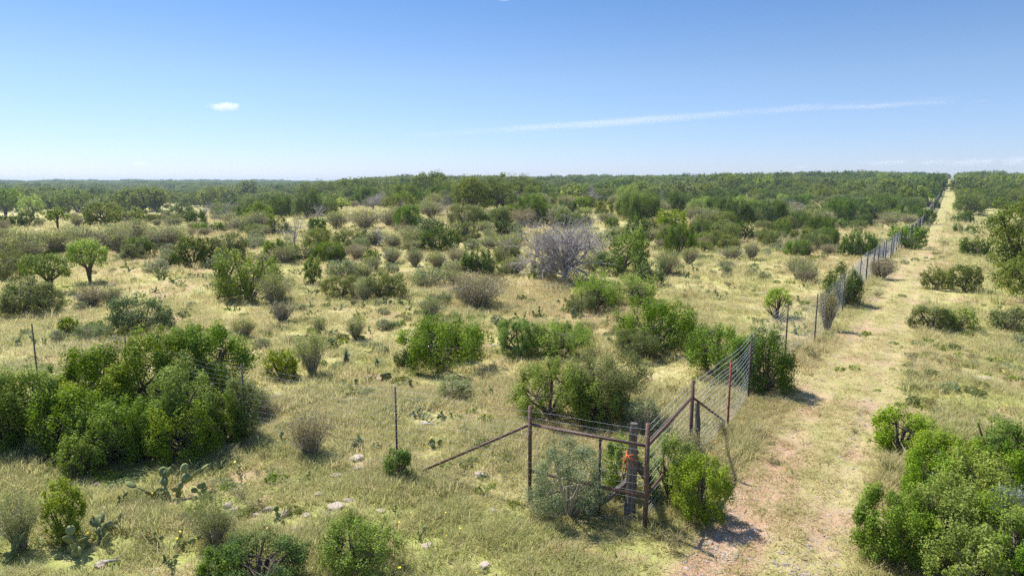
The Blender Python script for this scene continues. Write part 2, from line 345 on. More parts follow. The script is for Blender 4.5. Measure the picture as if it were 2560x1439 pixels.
    if vase:
        m = int(vase*min(1.3, max(.45, W/1.6))); a = g.uniform(0, 6.28, m); sp_ = np.sqrt(g.uniform(0, 1, m)); hh = H*g.uniform(.55, 1.08, m)*(1-.25*sp_**2)
        tw = max(.006, s*.16)
        for q in range(m):
            e = np.array([math.cos(a[q])*sp_[q]*W*.52, math.sin(a[q])*sp_[q]*D*.52, hh[q]]); bs = np.array([e[0]*.14, e[1]*.14, 0])
            md = bs*.45+e*.55+[e[0]*-.08, e[1]*-.08, H*.08]+g.normal(0, .03*W, 3)
            b.tube([bs, md, e], [tw*1.6, tw, tw*.35], 3, False)
            for _ in range(2):
                t = g.uniform(.4, .9); p = bs*(1-t)+e*t; b.tube([p, p+g.normal(0, 1, 3)*[.1*W, .1*W, .08*H]+[0, 0, .08*H]], [tw*.8, tw*.3], 3, False)
    else:
        pick = g.choice(ncl, min(nl, ncl), replace=False); tr = max(.02, .028*W+.01); nt_ = 1 if S['trunk'] < .35 or 'tree' in sp or sp == 'broad' else 2
        if sp == 'lime': nt_ = 3
        fork = z0*.75+.12*H
        for q, pc in enumerate(pick):
            e = cc[pc]; kk = q % nt_; bs = np.array([math.cos(kk*2.1)*.06*W*(nt_ > 1), math.sin(kk*2.1)*.06*W*(nt_ > 1), -.05])
            fk = np.array([bs[0]*2.2+e[0]*.12, bs[1]*2.2+e[1]*.12, fork]); md = fk*.45+e*.55+g.normal(0, .03*W, 3)+[0, 0, .05*H]
            b.tube([bs, fk, md, e], [tr, tr*.75, tr*.42, tr*.15], 5, False)
            for _ in range(3):
                o = cc[g.integers(ncl)]; b.tube([md, (md+o)/2+g.normal(0, .03*W, 3), o], [tr*.3, tr*.2, tr*.07], 3, False)
        for q in range(S.get('twigs', 14 if s < .12 else 0)):
            e = unit(g.normal(size=3))*r*1.08; e[2] = abs(e[2])*1.6+zc-rz*.7; e[2] = min(e[2], H*1.08)
            e *= g.uniform(.9, 1.1); b.tube([[e[0]*.1, e[1]*.1, 0], e*[.6, .6, .55], e], [s*.3, s*.2, s*.06], 3, False)
    return fm, b.mesh('wood', M[S['bark']], True)
KIND = {'shrub': ('green_shrub', 'shrub', 'mid green shrub'), 'bright': ('bright_shrub', 'shrub', 'bright yellow green shrub'), 'dark': ('juniper_bush', 'bush', 'dark green juniper bush'),
 'oak': ('live_oak', 'tree', 'dark olive live oak'), 'olive': ('olive_shrub', 'shrub', 'dull olive shrub'), 'blue': ('bluish_shrub', 'shrub', 'bluish green shrub'),
 'broad': ('live_oak', 'tree', 'open crowned live oak'), 'lime': ('mesquite_tree', 'tree', 'feathery lime mesquite'), 'tree': ('small_tree', 'tree', 'green trunked tree'), 'limetree': ('small_tree', 'tree', 'lime green tree'),
 'sage': ('sage_bush', 'bush', 'grey green sage bush'), 'silver': ('silver_bush', 'bush', 'silvery bush'), 'thorn': ('thorn_bush', 'bush', 'twiggy grey thorn bush'), 'brown': ('dry_bush', 'bush', 'brownish dry bush'),
 'dead': ('dead_tree', 'tree', 'bare grey dead tree'), 'pear': ('prickly_pear', 'cactus', 'prickly pear cactus'), 'yucca': ('yucca', 'plant', 'spiky yucca')}
THINGS = []     # (root, species, image x, image y, W, H, label, landmark)
def plant_obj(sp, x, y, fm, wm, scale=(1, 1, 1), rz=0.):
    o = bpy.data.objects.new(KIND[sp][0], None); C.objects.link(o); o.empty_display_size = .2
    o.location = (x, y, float(zf(x, y))-.03); o.rotation_euler = (0, 0, rz); o.scale = scale
    if fm: ob('foliage' if sp not in ('oak', 'broad', 'tree', 'limetree', 'lime') else 'crown', fm, o)
    if wm: ob('trunk' if sp in ('oak', 'broad', 'tree', 'limetree', 'lime') else 'stems', wm, o)
    return o
def frame_box(x0, yt, x1, yb):
    """a plant's outline in the photograph -> its foot, width and height in metres"""
    p = hit((x0+x1)/2, yb); dist = p[1]*math.cos(PITCH)+(HC-float(zf(*p)))*math.sin(PITCH); W = (x1-x0)/FPX*dist
    W = W/(1-.5*W/max(dist, 1)*.5) if W < dist else W
    u = p/np.linalg.norm(p); c = p+u*W*.32; z = float(zf(*c)); H = topz(c[0], c[1], yt)-z
    return c, W, max(H, .25), np.linalg.norm(c)
SEEDN = [100]
def hero(sp, x0, yt, x1, yb, label=None, mark=None, cls=None):
    c, W, H, dist = frame_box(x0, yt, x1, yb); SEEDN[0] += 1
    s = max(.040, 1.65*dist/683)
    if sp in ('lime', 'limetree'): s = max(.05, s*1.1)
    if sp == 'thorn': s = max(.03, s*.75)
    fm, wm = build_plant(sp, W, W*random.uniform(.8, 1), H, s, SEEDN[0])
    o = plant_obj(sp, c[0], c[1], fm, wm); THINGS.append([o, sp, (x0+x1)/2, yb, W, H, label, mark, (x0, yt, x1, yb)]); return o
def build_dead(W, H, seed, w0, dense=1.0, low=.12):
    g = np.random.default_rng(seed); b = B()
    tips = []
    def grow(p, d, L, r, lv):
        pts = [p]; n = 4; dd = d
        for q in range(n):
            dd = unit(dd+g.normal(0, .22, 3)+[0, 0, .03]); pts.append(pts[-1]+dd*L/n)
        pts = np.array(pts); b.tube(pts, np.linspace(r, r*.45, n+1), 5 if lv < 2 else 3, False); tips.append(pts[-1])
        if lv >= 4: return
        r = max(r, .012)
        for q in range(int((4 if lv < 3 else 3)*dense+.5)):
            t = g.integers(1, n+1); nd = unit(dd+g.normal(0, .75, 3)+[0, 0, .1]); grow(pts[t], nd, L*g.uniform(.5, .8), r*.5, lv+1)
    for q in range(9 if dense < 1.2 else 22):
        a = q*2.4+g.uniform(-.3, .3); el = g.uniform(.12, 1.35); d = np.array([math.cos(a)*math.cos(el), math.sin(a)*math.cos(el), math.sin(el)])
        grow(np.array([0, 0, H*low*g.uniform(.6, 1.8)]), d, H*.42, w0*.45, 1)
    b.tube([[0, 0, -.1], [.02, .01, H*.15], [.05, 0, H*.35]], [w0, w0*.8, w0*.45], 6, False)
    t = np.array(tips); 
    for k in range(len(b.v)):
        v = b.v[k]; b.v[k] = v*[W/2/np.percentile(np.abs(t[:, 0]), 95), W/2/np.percentile(np.abs(t[:, 1]), 95), H/np.percentile(t[:, 2], 96)]
        b.v[k][:, 2] = np.maximum(b.v[k][:, 2], .05*abs(np.sin(v[:, 0]*9)))
    return b.mesh('branches', M['dead'])
def hero_dead(x0, yt, x1, yb, label=None, mark=None, dense=1.):
    c, W, H, dist = frame_box(x0, yt, x1, yb); SEEDN[0] += 1
    me = build_dead(W, H, SEEDN[0], max(.05, W*.024), dense)
    o = ob('dead_tree', me, None, (c[0], c[1], float(zf(*c))-.03)); THINGS.append([o, 'dead', (x0+x1)/2, yb, W, H, label, mark, (x0, yt, x1, yb)]); return o
def build_pear(g, W, H, n, k=10, flowers=True):
    b = B(); flw = []; pads = []; cb = np.zeros(3)
    def pad(c, up, nrm, L):
        side = np.cross(up, nrm); a = np.arange(k)*2*math.pi/k; 
        wdt = .5*L*.82*(1+.10*np.sin(a)); ring = c+up*(L*.5*(1+np.sin(a)))[:, None]+side*(wdt*np.cos(a))[:, None]
        cc = c+up*L*.53; th = nrm*L*.07
        inner = (ring-cc)*.72+cc
        v = np.concatenate([ring, inner+th, inner-th, [cc+th*1.15, cc-th*1.15]]); i = np.arange(k); j = (i+1) % k
        f4 = np.concatenate([np.stack([i, j, k+j, k+i], 1), np.stack([j, i, 2*k+i, 2*k+j], 1)])
        f3 = np.concatenate([np.stack([k+i, k+j, i*0+3*k], 1), np.stack([2*k+j, 2*k+i, i*0+3*k+1], 1)])
        b.add(v, f4, f3); b_t.append(np.full(len(v), g.uniform(.25, .8))); pads.append((c, up, nrm, L))
        if flowers and g.uniform() < .05: flw.append(tuple(c+up*L*1.05))
    b_t = []
    base = max(3, n//4)
    for q in range(base):
        a = g.uniform(0, 6.28); cb = np.clip(cb+[math.cos(a)*.2, math.sin(a)*.2, 0], -W*.42, W*.42); c = cb*[1, 1, 0]+[0, 0, -.02]
        up = unit(np.array([math.cos(a)*.4, math.sin(a)*.4, 1])+g.normal(0, .25, 3)); nr_ = unit(np.cross(up, g.normal(size=3)))
        pad(c, up, nr_, g.uniform(.2, .31)*min(1, H/.5))
    for q in range(n-base):
        c, up, nr_, L = pads[g.integers(len(pads))]
        side = np.cross(up, nr_); s_a = g.uniform(-.8, .8); e = c+up*L*(.5+.45*math.cos(s_a))+side*L*.4*math.sin(s_a)
        if e[2] > H: continue
        u2 = unit(up+side*s_a*.9+g.normal(0, .22, 3)+[0, 0, .15]); n2 = unit(np.cross(u2, g.normal(size=3))*.7+np.cross(u2, np.cross(nr_, u2)))
        n2 = unit(n2-u2*np.dot(n2, u2)); pad(e, u2, n2, g.uniform(.18, .29)*min(1, H/.5))
    f = [np.concatenate(b.f4), np.concatenate(b.f3)]
    me = mesh('pads', np.concatenate(b.v), f, M['pad'], np.concatenate(b_t), True)
    return me, flw
_fb = B(); _fb.tube([[0, 0, -.03], [0, 0, 0], [0, 0, .03]], [.012, .02, .034], 6); FLM = _fb.mesh('flower', M['yellow'])
def put_flowers(fl, o):
    for q in fl[:8]: ob('flower', FLM, o, q, (random.uniform(-.5, .5), random.uniform(-.5, .5), 0))
def hero_pear(x0, yt, x1, yb, label=None, mark=None, n=None):
    c, W, H, dist = frame_box(x0, yt, x1, yb); SEEDN[0] += 1; H = min(max(H, .3), .6, W*.8+.12)
    me, fl = build_pear(np.random.default_rng(SEEDN[0]), W, H, n or int(min(60, max(10, W*H*34))), 10 if dist < 30 else 7)
    o = bpy.data.objects.new('prickly_pear', None); C.objects.link(o); o.location = (c[0], c[1], float(zf(*c)))
    ob('pads', me, o)
    put_flowers(fl, o)
    THINGS.append([o, 'pear', (x0+x1)/2, yb, W, H, label, mark, (x0, yt, x1, yb)]); return o
def build_yucca(seed, H):
    g = np.random.default_rng(seed); n = 90; V = []; 
    for q in range(n):
        a = g.uniform(0, 6.28); el = g.uniform(-.25, 1.45); d = np.array([math.cos(a)*math.cos(el), math.sin(a)*math.cos(el), math.sin(el)]); L = H*.55*g.uniform(.8, 1.15)
        sd = unit(np.cross(d, [0, 0, 1.01]))*.022; o_ = np.array([0, 0, H*.5]); V += [o_+d*.03-sd, o_+d*.03+sd, o_+d*L+[0, 0, -.05*L*math.cos(el)], o_+d*L*.5-sd*.4]
    me = mesh('leaves', np.array(V), np.arange(len(V)).reshape(-1, 4)[:, [0, 1, 2, 3]], M['yucca'], np.repeat(g.uniform(.3, .9, n), 4))
    b = B(); b.tube([[0, 0, -.05], [.01, 0, H*.2], [0, .01, H*.52]], [H*.11, H*.15, H*.09], 9)
    for q in range(60):
        a = g.uniform(0, 6.28); z = g.uniform(.1, .5)*H; r0 = H*.11; p = np.array([math.cos(a)*r0, math.sin(a)*r0, z]); b.tube([p, p+[math.cos(a)*.05, math.sin(a)*.05, -.16*H]], [.02, .004], 3, False)
    return me, b.mesh('trunk', M['thatch'])
def hero_yucca(x0, yt, x1, yb, label=None, mark=None):
    c, W, H, dist = frame_box(x0, yt, x1, yb); SEEDN[0] += 1
    a, t = build_yucca(SEEDN[0], H); o = bpy.data.objects.new('yucca', None); C.objects.link(o); o.location = (c[0], c[1], float(zf(*c)))
    ob('leaves', a, o); ob('trunk', t, o); THINGS.append([o, 'yucca', (x0+x1)/2, yb, W, H, label, mark, (x0, yt, x1, yb)])
# --- plants placed one by one: species, outline in the photograph, own label, name as a landmark
HEROES = '''
limetree 172 593 280 712|lime green tree with forked grey trunk beside a rounder dark green tree|forked lime tree
tree 60 632 192 738|round green tree with one dark trunk beside the forked lime tree|round green tree
olive 0 685 140 795|broad dull olive bush with grey stems in front of the round green tree|broad olive bush
blue 270 728 440 838|rounded bluish green bush on open grass behind the long shrub thicket|rounded bluish bush
brown 190 718 268 770
dark 308 593 390 643|squat dark bush with black shadowed base below the grey thorn thicket|squat dark bush
thorn -20 590 60 652
thorn 20 572 112 645
thorn 90 575 182 640
thorn 150 562 235 632
thorn 225 560 330 628
brown 120 600 175 640
thorn 290 552 385 612
thorn 370 560 470 622|last grey thorn bush at the outer end of the long thorn thicket|end of the thorn thicket
thorn 270 580 320 632
brown 380 585 450 622
thorn -10 610 45 655
thorn 45 600 120 650
thorn 170 596 250 640
oak 210 500 300 567|broad dark live oak with flat crown above the grey thorn thicket|flat dark oak
oak 265 508 362 560
oak 285 456 405 530|tallest rounded live oak standing against the blue distant woods|tall rounded oak
oak 350 468 425 528
oak 130 474 255 532
tree -30 468 60 545
lime 50 482 108 545
tree 112 520 178 574
blue 42 523 95 570
green_ 0 0 0 0
dark -10 535 42 572
blue 425 503 487 548|grey green rounded bush beside a small bleached dead tree|grey green rounded bush
dark 452 523 518 562
dead 488 505 535 545|small bleached dead tree between rounded bushes on the far slope|small bleached tree
dark 432 585 535 668|dark pointed bush left of the olive one at the meadow edge|dark pointed bush
olive 520 572 622 668
shrub 525 553 562 580
bright 532 615 708 757|large domed bright green bush alone in the open meadow|large domed bush
dead 695 530 778 622|bare dead tree with straight grey trunk rising over green bushes|straight dead tree
shrub 655 590 722 655
dark 696 605 808 655
olive 672 535 722 590
shrub 768 540 818 590
bright 780 575 812 590
olive 822 568 930 625|broad olive bush with pale bare branches at its side|broad olive shrub
dead 915 565 980 618|small pale bare tree caught among low grey brush|small pale bare tree
thorn 955 585 1012 622
blue 1038 535 1112 602
dark 1048 560 1152 632|dark green double bush with ragged crown in mid meadow|ragged double bush
olive 1128 550 1202 605
dark 1232 548 1282 592
limetree 830 495 878 528|small round lime green tree glowing before the dark oak belt|small round lime tree
shrub 908 620 952 660
thorn 952 618 1008 660
thorn 1012 622 1062 668
thorn 1066 628 1122 674
dark 1153 615 1247 692|upright dark green juniper with pointed tips beside the big dead tree|upright pointed juniper
sage 1028 663 1122 718
olive 884 672 1020 752|wide grey green bush with one fresh green shoot on top|wide grey green bush
sage 815 640 905 700
shrub 760 628 806 714|narrow upright green bush standing alone between sage bushes|narrow upright bush
brown 1113 683 1278 778|large rough brownish bush in front of the upright juniper|large brownish bush
thorn 808 528 880 572
thorn 868 525 955 575
dead 1095 478 1142 562|tall thin brown dead tree before the oak belt|thin brown dead tree
dead 1062 470 1096 506
dead 900 480 965 526|bushy grey dead tree at the edge of the dark oaks|bushy grey dead tree
oak 1052 432 1128 500
oak 1022 434 1090 502
oak 1036 420 1114 500|domed live oak rising highest above the skyline|highest domed oak
oak 1130 434 1222 532|large dark live oak with two trunks at the meadow edge|large dark oak
oak 1200 430 1292 530
oak 960 478 1052 526
oak 840 440 960 500
oak 740 448 850 505
oak 590 445 650 505
oak 500 458 590 520
dead 1303 553 1518 715|big bleached dead tree with fanned bare branches in mid meadow|big bleached dead tree
shrub 1478 566 1632 692|big green bush rising right behind the bleached dead tree|big bush behind the dead tree
blue 1588 645 1662 717
dark 1318 640 1400 700
dark 1553 537 1628 602
bright 1638 520 1722 577|round bright topped bush on the slope above the dead tree|round bright topped bush
olive 1604 540 1642 577
lime 1430 675 1540 780|feathery lime green mesquite in front of the bleached dead tree|feathery lime mesquite
lime 1525 678 1645 770
dark 1830 550 1882 602|compact dark bush on the open slope|compact dark bush
thorn 1698 618 1748 662
thorn 1798 615 1858 652
thorn 1858 605 1898 652
thorn 1792 650 1838 674
dark 1378 500 1442 537
oak 1484 497 1536 542
lime 1448 515 1482 538
limetree 1908 715 1978 802|small airy lime green tree by the fence line|airy tree by the fence
shrub 1528 740 1752 892|glossy dark green bush with spreading crown beside the lime mesquite|spreading glossy bush
shrub 1705 805 1905 965|broad green shrub growing up against the tall wire fence|broad shrub at the fence
dark 1835 815 1990 995|dark shaded shrub pushing through the fence towards the track|shrub through the fence
bright 1420 930 1570 1078
lime 1300 795 1490 905|feathery lime mesquite directly behind the bright shrub near the corner|second lime mesquite
bright 1278 880 1470 1070|bright yellow green shrub behind the fence rail near the corner|bright shrub behind the rail
olive 1415 858 1612 1068|large olive shrub with greyish twigs behind the fence corner|large olive shrub
shrub 986 782 1218 940|rounded leafy green bush alone in the central clearing|central leafy bush
dark 984 872 1034 922
thorn 1038 742 1112 805
thorn 742 835 822 945|tall grey broom-like bush beside the sparse bright shrub|grey broom-like bush
thorn 862 790 918 852
thorn 778 788 818 840
brown 672 753 738 812
bright 658 865 746 952|sparse bright green shrub behind the fence wires|sparse bright shrub
shrub 0 895 185 1125|dense green shrub at the outer end of the long shrub thicket|end of the shrub thicket
shrub -90 940 90 1150
shrub 165 850 345 1090|leafy shrub in the middle of the long thicket with paler leaves
shrub 300 805 480 1060|tallest leafy shrub of the long thicket|tallest shrub of the thicket
shrub 430 785 640 1040
bright 380 895 560 1150
shrub 90 960 300 1160
shrub 255 985 430 1165
bright 130 900 330 1120
shrub 380 985 560 1165
shrub 190 1000 360 1180
bright 148 1072 262 1200|small yellow green bush in front of the long shrub thicket|small bush before the thicket
olive 555 930 655 1110|grey green sparse bush around a steel post at the thicket end|sparse bush round a steel post
silver 265 930 350 1000
shrub 500 960 620 1125
brown 720 1032 836 1152|dark prickly bush with bare upright stems in the grass|dark prickly bush
shrub 960 1108 1032 1210|small green bush hugging the thin steel post|small bush at the steel post
sage 1325 1085 1515 1318|grey green sage bush growing through the fence under the rail|sage bush under the rail
bright 1500 1075 1605 1255
bright 1605 1075 1735 1262
bright 1665 1130 1832 1328|leafy shrub behind the corner post spilling towards the track|shrub behind the corner post
brown 1690 1080 1775 1205
sage 1560 990 1650 1090
bright 2172 1010 2320 1142|separate round green bush at the edge of the wheel track|round bush by the track
bright 2262 1060 2440 1262
shrub 2415 1035 2600 1262|dense green shrub forming the back of the roadside thicket|back of the roadside thicket
shrub 2128 1205 2325 1432|dark leafy bush at the track side of the roadside thicket|track side of the thicket
bright 2255 1180 2440 1430
silver 2310 1150 2400 1270
bright 2390 1215 2600 1450|yellow green shrub in the heart of the roadside thicket
bright 2300 1310 2500 1560
shrub 2460 1330 2700 1580
silver 2460 1200 2580 1400
shrub 2240 1120 2400 1310
bright 2340 1120 2520 1330
bright 2200 1260 2340 1436
shrub 2400 1100 2560 1300
bright 2440 1280 2620 1520
blue 520 1338 770 1520|grey blue shrub cut off by the lower frame edge|grey blue shrub
shrub 500 1360 620 1500
bright 795 1290 1012 1480|fresh green round shrub at the near edge of the meadow|fresh green round shrub
thorn 480 1240 600 1375
thorn 0 1235 110 1390
bright 112 1195 215 1370|upright yellow green shrub amid the near cactus patch|upright shrub amid the cactus
olive 2300 662 2382 727
olive 2368 655 2452 732
olive 2275 758 2372 828
bright 2340 765 2442 828|low glossy bush in yellow flowers right of the track|low glossy bush
olive 2475 760 2580 832
broad 2450 478 2680 770|large live oak with low spreading limbs right of the track|large roadside oak
broad 2480 640 2700 800
dark 2398 585 2475 642|dark bush tucked under the large roadside oak|dark bush under the oak
dark 2392 528 2432 560
dark 2052 655 2150 768|dark green bush wrapped round the wire fence|dark bush round the fence
brown 2042 728 2092 832
brown 2172 646 2234 700
dark 2095 573 2192 645|domed dark green bush just behind the distant fence|domed bush behind the fence
shrub 2216 558 2312 624
dark 2288 518 2338 562|dark bush beside the track with a thin ground shadow|dark bush with a thin shadow
dark 2330 500 2350 520
olive 1615 760 1640 790
dark 1290 735 1318 755
thorn 1255 640 1320 690
sage 880 1090 905 1125
shrub 150 790 200 840
shrub 215 800 268 835
sage 1095 935 1180 1000
olive 330 1120 350 1140
thorn 580 795 640 850
sage 1390 745 1400 760
shrub 2085 545 2130 575
dark 1972 575 2000 600
thorn 2120 600 2180 640
thorn 1960 640 2030 700
thorn 1985 660 2045 712
'''
for ln in HEROES.strip().splitlines():
    p = ln.split('|'); q = p[0].split(); sp = q[0]
    if sp == 'green_': continue
    lb = p[1] if len(p) > 1 else None; mk = p[2] if len(p) > 2 else None; bx = [float(v) for v in q[1:5]]
    if sp == 'dead': hero_dead(*bx, lb, mk, 1.35 if bx[2]-bx[0] > 150 else .9)
    else: hero(sp, *bx, lb, mk)
for ln in '''
0 1335 120 1405|cactus patch in the near corner beneath sparse grey twigs
90 1345 230 1420|wide near prickly pear patch with many dark pads and yellow flowers|near cactus patch
200 1295 330 1390
260 1240 320 1275
400 1160 520 1250
370 1235 410 1262
480 1225 560 1270
1035 1105 1112 1145|blue green prickly pear clump between steel post and diagonal brace|cactus by the brace
1012 1012 1100 1046|dark prickly pear clump on bare ground behind the fence|cactus on bare ground
1108 1022 1135 1045
938 918 962 950
1000 955 1030 978
875 955 905 975
1192 972 1225 1000
670 1298 712 1325
690 1080 725 1110
2340 822 2395 838
1280 860 1320 890
1290 775 1315 805
1335 770 1370 800
1415 775 1470 800
1230 800 1290 830
1220 835 1260 850
1180 850 1215 868
800 745 850 762
870 740 890 768
905 755 925 772
780 778 795 786
385 668 440 695
385 675 425 700
300 655 325 668
330 640 400 652
712 650 745 665
560 755 600 775
80 845 130 870
20 850 60 870
1690 680 1730 696
1725 765 1745 778
1745 715 1762 722
1010 760 1040 780
960 735 985 770
580 760 620 778
1505 770 1535 790
380 1330 440 1360
430 1350 460 1375
2455 640 2480 652
2450 650 2475 660
1560 880 1600 900
1525 835 1545 850
940 935 965 955
'''.strip().splitlines():
    p = ln.split('|'); bx = [float(v) for v in p[0].split()]; hero_pear(*bx, p[1] if len(p) > 1 else None, p[2] if len(p) > 2 else None)
hero_yucca(845, 868, 888, 912, 'yucca with shaggy dark trunk and pale spikes in the clearing', 'shaggy yucca')
hero_yucca(930, 892, 955, 920, 'smaller yucca just right of the shaggy one', None)
hero_yucca(885, 1085, 912, 1118, 'low yucca with dark base in the straw grass', 'low yucca')
# ---------------------------------------------------------------- fence
def gz(p): return float(zf(p[0], p[1]))
def empty(name, p):
    o = bpy.data.objects.new(name, None); C.objects.link(o); o.location = (p[0], p[1], gz(p)); o.empty_display_size = .3; return o
class W2:   # build in world coordinates, then shift under the empty
    def __init__(s, e): s.e = e; s.l = np.array(e.location)
    def put(s, name, b, mat):
        b.v = [v-s.l for v in b.v]; return ob(name, b.mesh(name, M[mat]), s.e)
def up(p, z): return np.array([p[0], p[1], gz(p)+z])
A1 = np.array([4.86, 17.71]); B1 = np.array([.44, 15.93])
F1 = A1+unit(A1-P0)*4.5; F2 = B1+unit(B1-P0)*3.6
e = empty('pipe_corner_brace', P0); k = W2(e)
tag(e, 'rusty steel pipe corner brace with rails and diagonal struts', 'fence brace')
for p, h, r in ((P0, 2.52, .054), (A1, 2.5, .050), (B1, 2.5, .046)):
    b = B(); b.tube([up(p, -.3), up(p, h)], r, 14); k.put('corner_post' if p is P0 else 'brace_post', b, 'pipe')
for a, c_, z in ((P0, A1, 2.0), (P0, B1, 2.0), (P0, B1, .80), (P0, A1, .80)):
    u = unit(c_-a); b = B(); b.tube([up(a+u*.05, z), up(c_-u*.05, z+.04)], .040 if z > 1 else .036, 12); k.put('rail', b, 'pipe')
for a, f, zl in ((A1, F1, -.05), (B1, F2, -.05)):
    u = unit(f-a); b = B(); b.tube([up(a+u*.06, 2.0), up(f, zl)], .034, 12); k.put('diagonal_strut', b, 'pipe')
WH = [.05, .15, .25, .36, .48, .61, .76, .92, 1.10, 1.28, 1.46, 1.64, 1.80, 1.93, 2.06, 2.24, 2.40]
def wires(k, pts, offs, r=.0035, vert=0, vmax=1e9):
    pts = [np.array(p) for p in pts]; b = B(); g = np.random.default_rng(3)
    for z in WH:
        line = []
        for a, c_ in zip(pts[:-1], pts[1:]):
            n = 4
            for q in range(n): line.append(up(a*(1-q/n)+c_*q/n+offs, z+g.normal(0, .012)-.02*math.sin(q/n*math.pi)))
        line.append(up(pts[-1]+offs, z)); b.tube(line, r, 3, False)
    k.put('horizontal_wire_net', b, 'wire')
    if vert:
        b = B(); d0 = 0
        for a, c_ in zip(pts[:-1], pts[1:]):
            L = np.linalg.norm(c_-a); 
            for t in np.arange(0, L, vert):
                if d0+t > vmax: break
                p = a+(c_-a)*t/L+offs; b.tube([up(p, .05), up(p, 2.06)], r*.42, 3, False)
            d0 += L
        k.put('vertical_wire_stays', b, 'wire')
def tpost(k, p, h=2.45, mat='tpost', lean=0., s=1.):
    b = B(); a = np.stack([np.array([*RD, 0]), np.array([*RN, 0]), np.array([0, 0, 1.])]); c_ = up(p, h/2-.1)
    b.box(c_, (.005*s, .030*s, h/2+.1), a); b.box(c_+a[0]*.018*s, (.018*s, .005*s, h/2+.1-.002), a)
    for z in np.arange(.3, h, .16): b.box(up(p, z)-a[0]*.008*s, (.006*s, .010*s, .02), a)
    return k.put('steel_post', b, mat)
# road run
e = empty('game_fence', A1); k = W2(e); tag(e, 'tall woven wire game fence running beside the dirt track to the horizon', 'fence')
ex = [(6.85, 20.73), (8.59, 23.89), (12.30, 29.9)]
posts = [np.array(q) for q in ex]; pp = posts[-1]
g = np.random.default_rng(11); s0 = float((pp-P0)@RD); sL = s0+4.8
while sL < 455 and len(posts) < 98:
    posts.append(P0+RD*sL+RN*g.normal(0, .06)); sL += 4.9 if sL < 300 else 6.0
posts[3:3] = []
for q, p in enumerate(posts):
    tpost(k, p, 2.45 if q else 2.2, 'redpost' if q == 0 else 'tpost', s=1.0 if q < 8 else (1.6 if q < 22 else 3.2))
posts.sort(key=lambda p: float((p-P0)@RD))
near = [p for p in posts if np.linalg.norm(p) < 52]
wires(k, [A1]+near, RN*-.045, .0048, .32, 60)
mid_ = [near[-1]]+[p for p in posts if 52 <= np.linalg.norm(p) < 120]
wires(k, mid_, RN*-.045, .011, .3)
farp = [mid_[-1]]+[p for p in posts if np.linalg.norm(p) >= 120]
wires(k, farp, RN*-.045, .03, .7)
# short run between the pipes and the run across the pasture
e = empty('cross_fence', B1); k = W2(e); tag(e, 'woven wire fence with thin steel posts crossing the pasture from the pipe corner', 'fence')
cp = [np.array([-3.11, 17.52]), np.array([-8.18, 20.0]), np.array([-13.2, 22.7]), np.array([-18.17, 25.28]), np.array([-23.5, 28.0]), np.array([-29, 30.8])]
for p in cp: tpost(k, p, 2.5)
tpost(k, P0*.62+B1*.38, 1.95)
wires(k, [P0, B1]+cp, RD*-.055, .0022, .30)
e = empty('corner_wire', P0); 
e.name = 'corner_net'; k = W2(e); tag(e, 'short wire net panel between the corner post and the next pipe post', 'fence panel')
wires(k, [P0, A1], RN*-.06, .0038, .3)
# old cedar posts
def cedar(name, pts, rads, label, cat, seed=1, rope=False):
    g = np.random.default_rng(seed); pts = np.array(pts, float); l0 = pts[0].copy(); b = B(); n = 12; kk = 18
    t = np.linspace(0, 1, n); P = np.stack([np.interp(t, np.linspace(0, 1, len(pts)), pts[:, i_]) for i_ in range(3)], 1)
    P[1:-1] += g.normal(0, .008, (n-2, 3)); rr = np.interp(t, np.linspace(0, 1, len(rads)), rads)
    b.tube(P-l0, rr, kk); v = b.v[0]; a = np.tile(np.arange(kk), n); gr = g.uniform(.80, 1.12, kk)
    ctr = np.repeat(P-l0, kk, 0); v[:n*kk] = ctr+(v[:n*kk]-ctr)*(gr[a]*g.uniform(.96, 1.04, n*kk))[:, None]
    o = ob(name, b.mesh(name, M['cedar'], False), None, l0); tag(o, label, cat); return o, P
q = P0+RD*.55-RN*.30; q = P0+np.array([-.24, .58])
_, P_ = cedar('cedar_post', [up(q, -.2), up(q, 1.1)+[.01, 0, 0], up(q, 2.32)+[.03, 0, 0]], [.15, .12, .09], 'thick weathered grey cedar post just inside the pipe corner', 'post', 2)
b = B(); g = np.random.default_rng(5)
for z, tl in ((1.60, .02), (1.50, -.05)):
    a = np.linspace(0, 6.6, 26); b.tube(np.stack([np.cos(a)*.137+.01, np.sin(a)*.137, z-1.5+tl*np.cos(a)+.015*np.sin(3*a)], 1), .010, 5)
for dx, dz in ((-.17, -.32), (-.05, -.36), (.1, -.25), (-.22, -.1)):
    b.tube([[-.12, -.17, .1], [-.12+dx*.5, -.22, .1+dz*.3], [-.10+dx, -.21, .1+dz]], [.010, .009, .006], 5)
tag(ob('marking_tape', b.mesh('marking_tape', M['rope']), None, up(q, 1.5)), 'bright orange tape knotted round the weathered cedar post', 'tape')
q2 = A1+np.array([.22, .35])
cedar('cedar_post', [up(q2, -.1), up(q2, .9)+[.05, 0, 0], up(q2, 1.75)+[.02, 0, 0]], [.10, .085, .06], 'thin old cedar post standing behind the second pipe post', 'post', 3)
cedar('cedar_log', [up(q+[-1.05, .15], .05), up(q+[-.5, .1], .45), up(q+[.02, .12], .95)], [.085, .075, .06], 'cedar log leaning against the thick weathered post', 'log', 4)
cedar('cedar_log', [up(q+[.9, 1.3], .1), up(q+[.4, .6], .8), up(q+[.05, .15], 1.42)], [.11, .10, .08], 'dark cedar log leaning behind the pipe corner post', 'log', 6)
cedar('cedar_log', [up(A1+[.75, .35], .02), up(A1+[.5, .3], .25), up(A1+[.3, .25], .48)], [.05, .06, .05], 'short dark log lying behind the second pipe post', 'log', 7)
